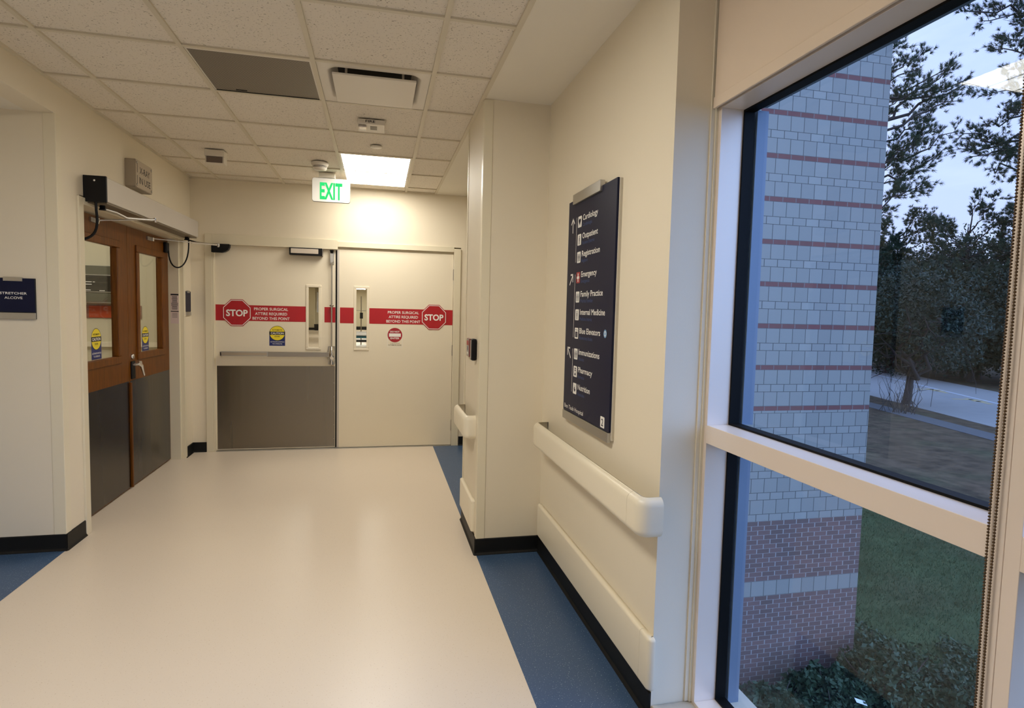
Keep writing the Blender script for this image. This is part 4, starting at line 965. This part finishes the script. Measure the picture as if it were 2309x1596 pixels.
LEAFD = P('dark_tree_leaves', (.016, .030, .014, 1), .75, var=.4, vscale=.6)
LEAFG = P('hedge_leaves', (.030, .062, .024, 1), .7, var=.4, vscale=3)
TWIG = P('dry_twigs', (.06, .048, .038, 1), .9)
def unit(rng, n):
    v = rng.normal(size=(n, 3)); return v/np.linalg.norm(v, axis=1, keepdims=True)
def tufts(rng, P0, D0, per=26, ln=.2, wd=.012, spread=.85):
    """needle bursts: one thin triangle per needle"""
    n = len(P0); base = np.repeat(P0, per, 0); d_ = np.repeat(D0, per, 0)+unit(rng, n*per)*spread
    d_ /= np.linalg.norm(d_, axis=1, keepdims=True); base = base-np.repeat(D0, per, 0)*rng.uniform(0, .14, (n*per, 1))
    L_ = ln*rng.uniform(.6, 1.1, (n*per, 1)); sd = np.cross(d_, unit(rng, n*per)); sd /= np.linalg.norm(sd, axis=1, keepdims=True)
    V = np.empty((n*per, 3, 3)); V[:, 0] = base+sd*wd/2; V[:, 1] = base-sd*wd/2; V[:, 2] = base+d_*L_
    return V.reshape(-1, 3), np.arange(n*per*3).reshape(-1, 3)
def leaves(rng, C, size):
    n = len(C); a = unit(rng, n); c = np.cross(a, unit(rng, n)); c /= np.linalg.norm(c, axis=1, keepdims=True); s_ = size*rng.uniform(.6, 1.3, (n, 1))
    V = np.empty((n, 4, 3)); V[:, 0] = C-a*s_; V[:, 1] = C+c*s_*.5; V[:, 2] = C+a*s_; V[:, 3] = C-c*s_*.5
    return V.reshape(-1, 3), np.arange(n*4).reshape(-1, 4)
def curve_pts(p, q, sag, rng, n=7, wob=.15):
    p, q = Vector(p), Vector(q); L_ = (q-p).length; out = []
    for i in range(n+1):
        u = i/n; v = p.lerp(q, u)+Z*(sag*4*u*(1-u)); 
        if 0 < i < n: v += Vector(rng.normal(size=3))*wob*L_/n
        out.append(v)
    return out
def pine(name, base, top, limbs, seed, label, r0=.22, sub=7, tuft_per=40, ln=.25, wd=.018, spacing=.3, group=None, subL=1.0, tip=.38):
    """limbs: list of (start height fraction, end point)"""
    rng = np.random.default_rng(seed); t = thing(name, base, label, 'tree', group)
    bt_ = MB(); tr = curve_pts(base, top, 0, rng, 10, .06); n = len(tr)
    bt_.tube(tr, [r0*(1-.8*i/(n-1)) for i in range(n)], BARK, 8); bt_.build('trunk', t)
    bb = MB(); TP, TD = [], []
    for (fr, end) in limbs:
        f_ = fr*(n-1); i = min(int(f_), n-2); st = tr[i].lerp(tr[i+1], f_-i)
        pts = curve_pts(st, end, rng.uniform(-.35, .25), rng, 8, .22); L_ = (pts[-1]-pts[0]).length
        r = .02+.012*L_; bb.tube(pts, [r*(1-.8*k/8) for k in range(9)], BARK, 6)
        for s_ in range(sub):
            u = tip+(1-tip)*(s_+.6)/sub; k = min(int(u*8), 7); p = pts[k].lerp(pts[k+1], u*8-k)
            dm = (pts[k+1]-pts[k]).normalized(); side = Vector(rng.normal(size=3)); side = (side-dm*side.dot(dm)).normalized()
            d_ = (dm*.8+side*.9+Z*.25).normalized(); ln2 = subL*rng.uniform(.5, 1.15)*(1.25-.6*u)
            sp = curve_pts(p, p+d_*ln2, rng.uniform(-.05, .12), rng, 4, .2); bb.tube(sp, [.014, .012, .01, .008, .006], BARK, 5, False)
            m = max(3, int(ln2/spacing*2.6))
            for q_ in range(m):
                uu = .35+.65*(q_+rng.uniform(.2, 1))/m; uu = min(uu, 1); kk = min(int(uu*4), 3); pp = sp[kk].lerp(sp[kk+1], uu*4-kk)
                off = Vector(rng.normal(size=3))*.13; tp = pp+off
                TP.append(tp); dd = (d_+off*2+Z*.35).normalized(); TD.append(dd)
                if rng.random() < .5: bb.tube([pp, tp], [.006, .004], BARK, 4, False)
        TP.append(pts[-1]); TD.append((pts[-1]-pts[-2]).normalized())
    bb.build('branches', t)
    V, F = tufts(rng, np.array(TP), np.array(TD), tuft_per, ln, wd); V -= np.array(base)
    o = raw_mesh('needles', V, F, NEED, t); return t
rngL = np.random.default_rng(7)
def limb_fan(x, y, z0, z1, n, reach, az0, az1, seed, dz=1.0):
    r = np.random.default_rng(seed); out = []
    for i in range(n):
        u = (i+.5)/n; az = r.uniform(az0, az1); L_ = reach*(1.0-.45*u)*r.uniform(.7, 1.15)
        out.append((min(.97, .30+.66*u), (x+L_*math.cos(az), y+L_*math.sin(az), z0+(z1-z0)*u+r.uniform(-.3, dz))))
    return out
# pine just beyond the building corner: its crown leans out to the right of the wall
LA = [(.66, (29.5, 27.6, 12.6)), (.70, (30.6, 27.0, 13.5)), (.76, (29.2, 26.6, 14.8)), (.80, (28.3, 27.2, 16.0)), (.58, (30.3, 27.6, 10.9)), (.55, (29.0, 27.5, 10.0)), (.62, (31.0, 27.4, 12.0)), (.52, (28.2, 26.4, 8.9)),
      (.85, (27.6, 28, 16.6)), (.72, (28.4, 28.6, 14.0)), (.6, (27.9, 26.4, 11.4)), (.9, (26.4, 27.6, 17.2)), (.5, (28.6, 28.0, 9.4)), (.78, (30.2, 27.4, 15.4)), (.57, (27.6, 27.6, 10.3)), (.68, (27.4, 28.4, 12.9)), (.82, (29.0, 28.0, 15.5)), (.64, (28.8, 27.0, 11.8)),
      (.74, (31.6, 27.6, 14.9)), (.74, (32.3, 27.4, 14.6))]
pine('pine_tree', (25.6, 28.0, GZ), (25.4, 28.2, 17.6), LA, 11, 'tall pine whose crown rises just right of the block building', sub=12, spacing=.26, subL=1.05)
# pine rising outside the right edge of the view: limbs reach in from the right
LB = [(.62, (31.6, 27.0, 10.6)), (.60, (32.4, 26.4, 10.0)), (.66, (31.3, 27.3, 11.9)), (.72, (33.0, 27.6, 12.6)), (.78, (32.9, 27.2, 14.2)), (.86, (33.1, 27.4, 16.6)), (.92, (32.6, 27.8, 18.3)), (.95, (33.4, 26.8, 19.4)), (.56, (33.8, 26.0, 9.6)),
      (.64, (33.6, 26.8, 11.2)), (.7, (34.0, 27.0, 13.2)), (.83, (34.0, 27.3, 15.6)), (.9, (34.4, 27.8, 17.6)), (.98, (31.2, 27.6, 18.6)), (.68, (32.5, 28.5, 11.5)), (.74, (34.2, 25.6, 12.2)), (.52, (35.4, 26.4, 8.6))]
pine('pine_tree', (38.2, 27.4, GZ), (38.6, 27.2, 20.5), LB, 12, 'tall pine reaching in from the right edge of the window, high against the sky', sub=12, spacing=.25, subL=1.1, tip=.45)
# lower pines: ragged crowns across the road
def far_pine(x, y, top, reach, seed, label):
    pine('pine_tree', (x, y, GZ), (x-.2, y+.3, top-1.2), limb_fan(x, y, 2.0, top+.6, 30, reach, 0, 2*PI, seed), seed+40, label, r0=.24, sub=9, spacing=.34, ln=.36, wd=.03, subL=1.6, tuft_per=34)
far_pine(56.5, 55.5, 12.6, 6.0, 21, 'ragged mid-height pine across the road in the middle of the window view')
far_pine(56.0, 47.0, 12.0, 6.2, 22, 'ragged pine across the road, right of the middle of the view')
far_pine(51.0, 55.0, 12.2, 5.0, 23, 'pine across the road close beside the block building')
far_pine(57.0, 41.5, 14.0, 6.0, 24, 'taller pine across the road at the right edge behind the bead chain')

def broad(name, base, h, crown, seed, label, nl=9000, size=.16, trunk_h=2.0, limbs=9, r0=.22, group=None, mat_=None, cl=34):
    """broad-leaved tree; crown = (cx,cy,cz,rx,ry,rz) absolute"""
    rng = np.random.default_rng(seed); t = thing(name, base, label, 'tree', group); base = Vector(base)
    fork = base+Vector((.15, 0, trunk_h)); bt_ = MB(); bt_.tube([base-Z*.1, base+Z*.3, base+(fork-base)*.6, fork+Z*.2], [r0*1.5, r0*1.05, r0*.9, r0*.8], BARK, 9); bt_.build('trunk', t)
    cx, cy, cz, rx, ry, rz = crown; bb = MB(); cent = []
    for i in range(limbs):
        az = 2*PI*i/limbs+rng.uniform(-.3, .3); el = rng.uniform(-.55, .8)
        e_ = Vector((cx+rx*.8*math.cos(az)*math.cos(el), cy+ry*.8*math.sin(az)*math.cos(el), cz+rz*.8*math.sin(el)))
        pts = curve_pts(fork, e_, rng.uniform(-.3, .3), rng, 6, .35); bb.tube(pts, [r0*.6*(1-.85*k/6) for k in range(7)], BARK, 6, False)
        for k in range(5):
            p = pts[2+k % 4]; q_ = p+Vector(rng.normal(size=3))*Vector((rx, ry, rz)).length*.22
            bb.tube(curve_pts(p, q_, 0, rng, 3, .3), [.035, .025, .018, .01], BARK, 4, False)
    bb.build('branches', t)
    cc = unit(rng, cl)*rng.uniform(.35, 1.0, (cl, 1))**.5*np.array([rx, ry, rz])*.85+np.array([cx, cy, cz])
    idx = rng.integers(0, cl, nl); C = cc[idx]+unit(rng, nl)*rng.uniform(0, 1, (nl, 1))**.6*min(rx, ry, rz)*np.array([.55, .55, .38])
    C = C[C[:, 2] > base.z+.4]
    V, F = leaves(rng, C, size); V -= np.array(base); raw_mesh('foliage', V, F, mat_ or LEAFD, t); return t
broad('oak_tree', (33.2, 31.4, GZ), 9, (33.4, 31.4, 1.7, 4.2, 4.2, 3.5), 31, 'spreading dark tree with a forked trunk standing at the near edge of the road', 17000, .12, 1.75, 12, .25)
broad('oak_tree', (55.5, 45.0, GZ), 8, (54.5, 44.6, 2.2, 5.0, 5.0, 5.2), 35, 'dark leafy tree across the road, behind the forked trunk to its right', 18000, .15, 2.0, 9, .25)
specs = [((52.2, 43.0, GZ), (52, 43, 1.4, 4.8, 4.8, 4.4), 'dark tree with a short visible trunk across the road', 2.4),
         ((50.5, 50.5, GZ), (51.5, 50.0, 2.0, 5.5, 5.5, 5.8), None, 2.0), ((56.0, 57.0, GZ), (56, 57, 3.0, 6.5, 6.5, 6.8), None, 2.0), ((58, 50, GZ), (58, 50, 2.8, 6.5, 6.5, 6.6), None, 2.0),
         ((60, 44, GZ), (60, 44, 2.8, 6.5, 6.5, 6.6), None, 2.0), ((56, 37, GZ), (55, 38, 1.6, 5.0, 5.0, 5.4), None, 2.0), ((66, 54, GZ), (66, 54, 5.0, 7.5, 7.5, 7.5), None, 2.0), ((62, 62, GZ), (62, 62, 5, 7.5, 7.5, 7.5), None, 2.0), ((66, 40, GZ), (66, 40, 4, 7.0, 7.0, 6.8), None, 2.0)]
for i, (bs_, cr_, lb, th) in enumerate(specs):
    broad('leafy_tree', bs_, 9, cr_, 40+i, lb or 'dark leafy tree in the continuous mass across the road', 20000, .17, th, 7, .25, group=None if lb else 'dark trees in the mass across the road')
# bare twiggy shrub at the corner of the building
rng = np.random.default_rng(5); t = thing('bare_shrub', (29.6, 28.2, GZ), 'bare twiggy shrub left of the forked trunk by the road', 'shrub'); bb = MB()
for i in range(34):
    a = rng.uniform(0, 2*PI); p = Vector((29.8+rng.normal()*.5, 28.6+rng.normal()*.5, GZ)); q_ = p+Vector((math.cos(a)*.7, math.sin(a)*.7, rng.uniform(1.4, 2.6)))
    bb.tube(curve_pts(p, q_, .1, rng, 4, .25), [.02, .016, .012, .009, .005], TWIG, 4, False)
bb.build('twigs', t)

# hedge at the foot of the wing, seen through the lower pane
def shrub(c, r, seed, label, n=5200, size=.045):
    rng = np.random.default_rng(seed); t = thing('hedge_shrub', (c[0], c[1], GZ), label, 'shrub'); bb = MB()
    for i in range(9):
        e_ = Vector((c[0], c[1], GZ))+Vector((rng.normal()*r[0]*.4, rng.normal()*r[1]*.4, r[2]*rng.uniform(.6, 1.0))); bb.tube(curve_pts((c[0], c[1], GZ), e_, 0, rng, 3, .2), [.018, .014, .01, .006], TWIG, 4, False)
    bb.build('stems', t)
    d_ = unit(rng, n); d_[:, 2] = np.abs(d_[:, 2]); lump = 1+.18*np.sin(d_[:, :1]*9+seed)*np.cos(d_[:, 1:2]*8)
    C = d_*rng.uniform(.55, 1.0, (n, 1))**.5*lump*np.array(r); V, F = leaves(rng, C, size); raw_mesh('foliage', V, F, LEAFG, t); return t
shrub((6.75, 6.55), (.55, .5, .85), 61, 'dark green shrub against the right corner of the brick wing')
shrub((5.9, 6.5), (.6, .5, .62), 62, 'dark green shrub at the foot of the brick wing, left of the corner shrub')
shrub((5.0, 6.4), (.6, .5, .5), 63, 'dark green shrub furthest left at the foot of the brick wing', n=4200)
shrub((7.6, 6.2), (.6, .6, .5), 64, 'low dark shrub on the grass just right of the brick corner')
rng = np.random.default_rng(70); n = 42000
C = np.stack([rng.uniform(3.2, 9.6, n), rng.uniform(3.2, 8.6, n), np.zeros(n)], 1); C[:, 2] = rng.uniform(0, 1, n)*(.12+.16*(np.sin(C[:, 0]*3.1)*np.cos(C[:, 1]*2.7)+.6).clip(0, 1))
keep = ((C[:, 0]-6)**2/12+(C[:, 1]-5.6)**2/9 < 1+.25*np.sin(C[:, 0]*5)) & ~((C[:, 0] < XW+.05) & (C[:, 1] > YW-.08)); C = C[keep]
V, F = leaves(rng, C, .038); o = raw_mesh('ground_cover', V, F, LEAFG, None, (0, 0, GZ)); tag(o, 'dark leafy ground cover spreading below the window at the foot of the wing', 'ground cover', kind='stuff')
# blades of lawn grass in view
n = 60000; C = np.stack([rng.uniform(7.0, 16, n), rng.uniform(5.5, 16, n), np.zeros(n)], 1)
C = C[~((C[:, 0] < XW+.05) & (C[:, 1] > YW-.05))]; n = len(C); GR = P('grass_blades', (.045, .085, .03, 1), .8, var=.35, vscale=1.0)
a = rng.uniform(0, 2*PI, n); hgt = rng.uniform(.03, .085, n); V = np.empty((n, 3, 3)); V[:] = C[:, None, :]; V[:, 0, 0] += .006*np.cos(a); V[:, 0, 1] += .006*np.sin(a); V[:, 1, 0] -= .006*np.cos(a); V[:, 1, 1] -= .006*np.sin(a)
V[:, 2, 2] += hgt; V[:, 2, 0] += rng.normal(size=n)*.03; V[:, 2, 1] += rng.normal(size=n)*.03
o = raw_mesh('lawn_grass', V.reshape(-1, 3), np.arange(n*3).reshape(-1, 3), GR, None, (0, 0, GZ)); tag(o, 'green lawn grass on the open ground right of the brick wing', 'grass', kind='stuff')
b = MB(); c = Vector((6.02, 6.05, -3.33)); a1_ = Vector((.055, -.03, -.012)); a2_ = Vector((.012, .028, .01))
b.poly([c-a1_-a2_, c+a1_-a2_, c+a1_*.9+a2_, c-a1_*1.1+a2_], P('litter_white', (.75, .78, .85, 1), .5)); b.poly([c+a1_*.4-a2_*.5+Z*.004, c+a1_*.9-a2_*.5+Z*.004, c+a1_*.9+a2_*.6+Z*.004, c+a1_*.4+a2_*.6+Z*.004], LEAFG)
b.build('paper_scrap', label='small white scrap of paper lying on the shrubs below the window', cat='litter')
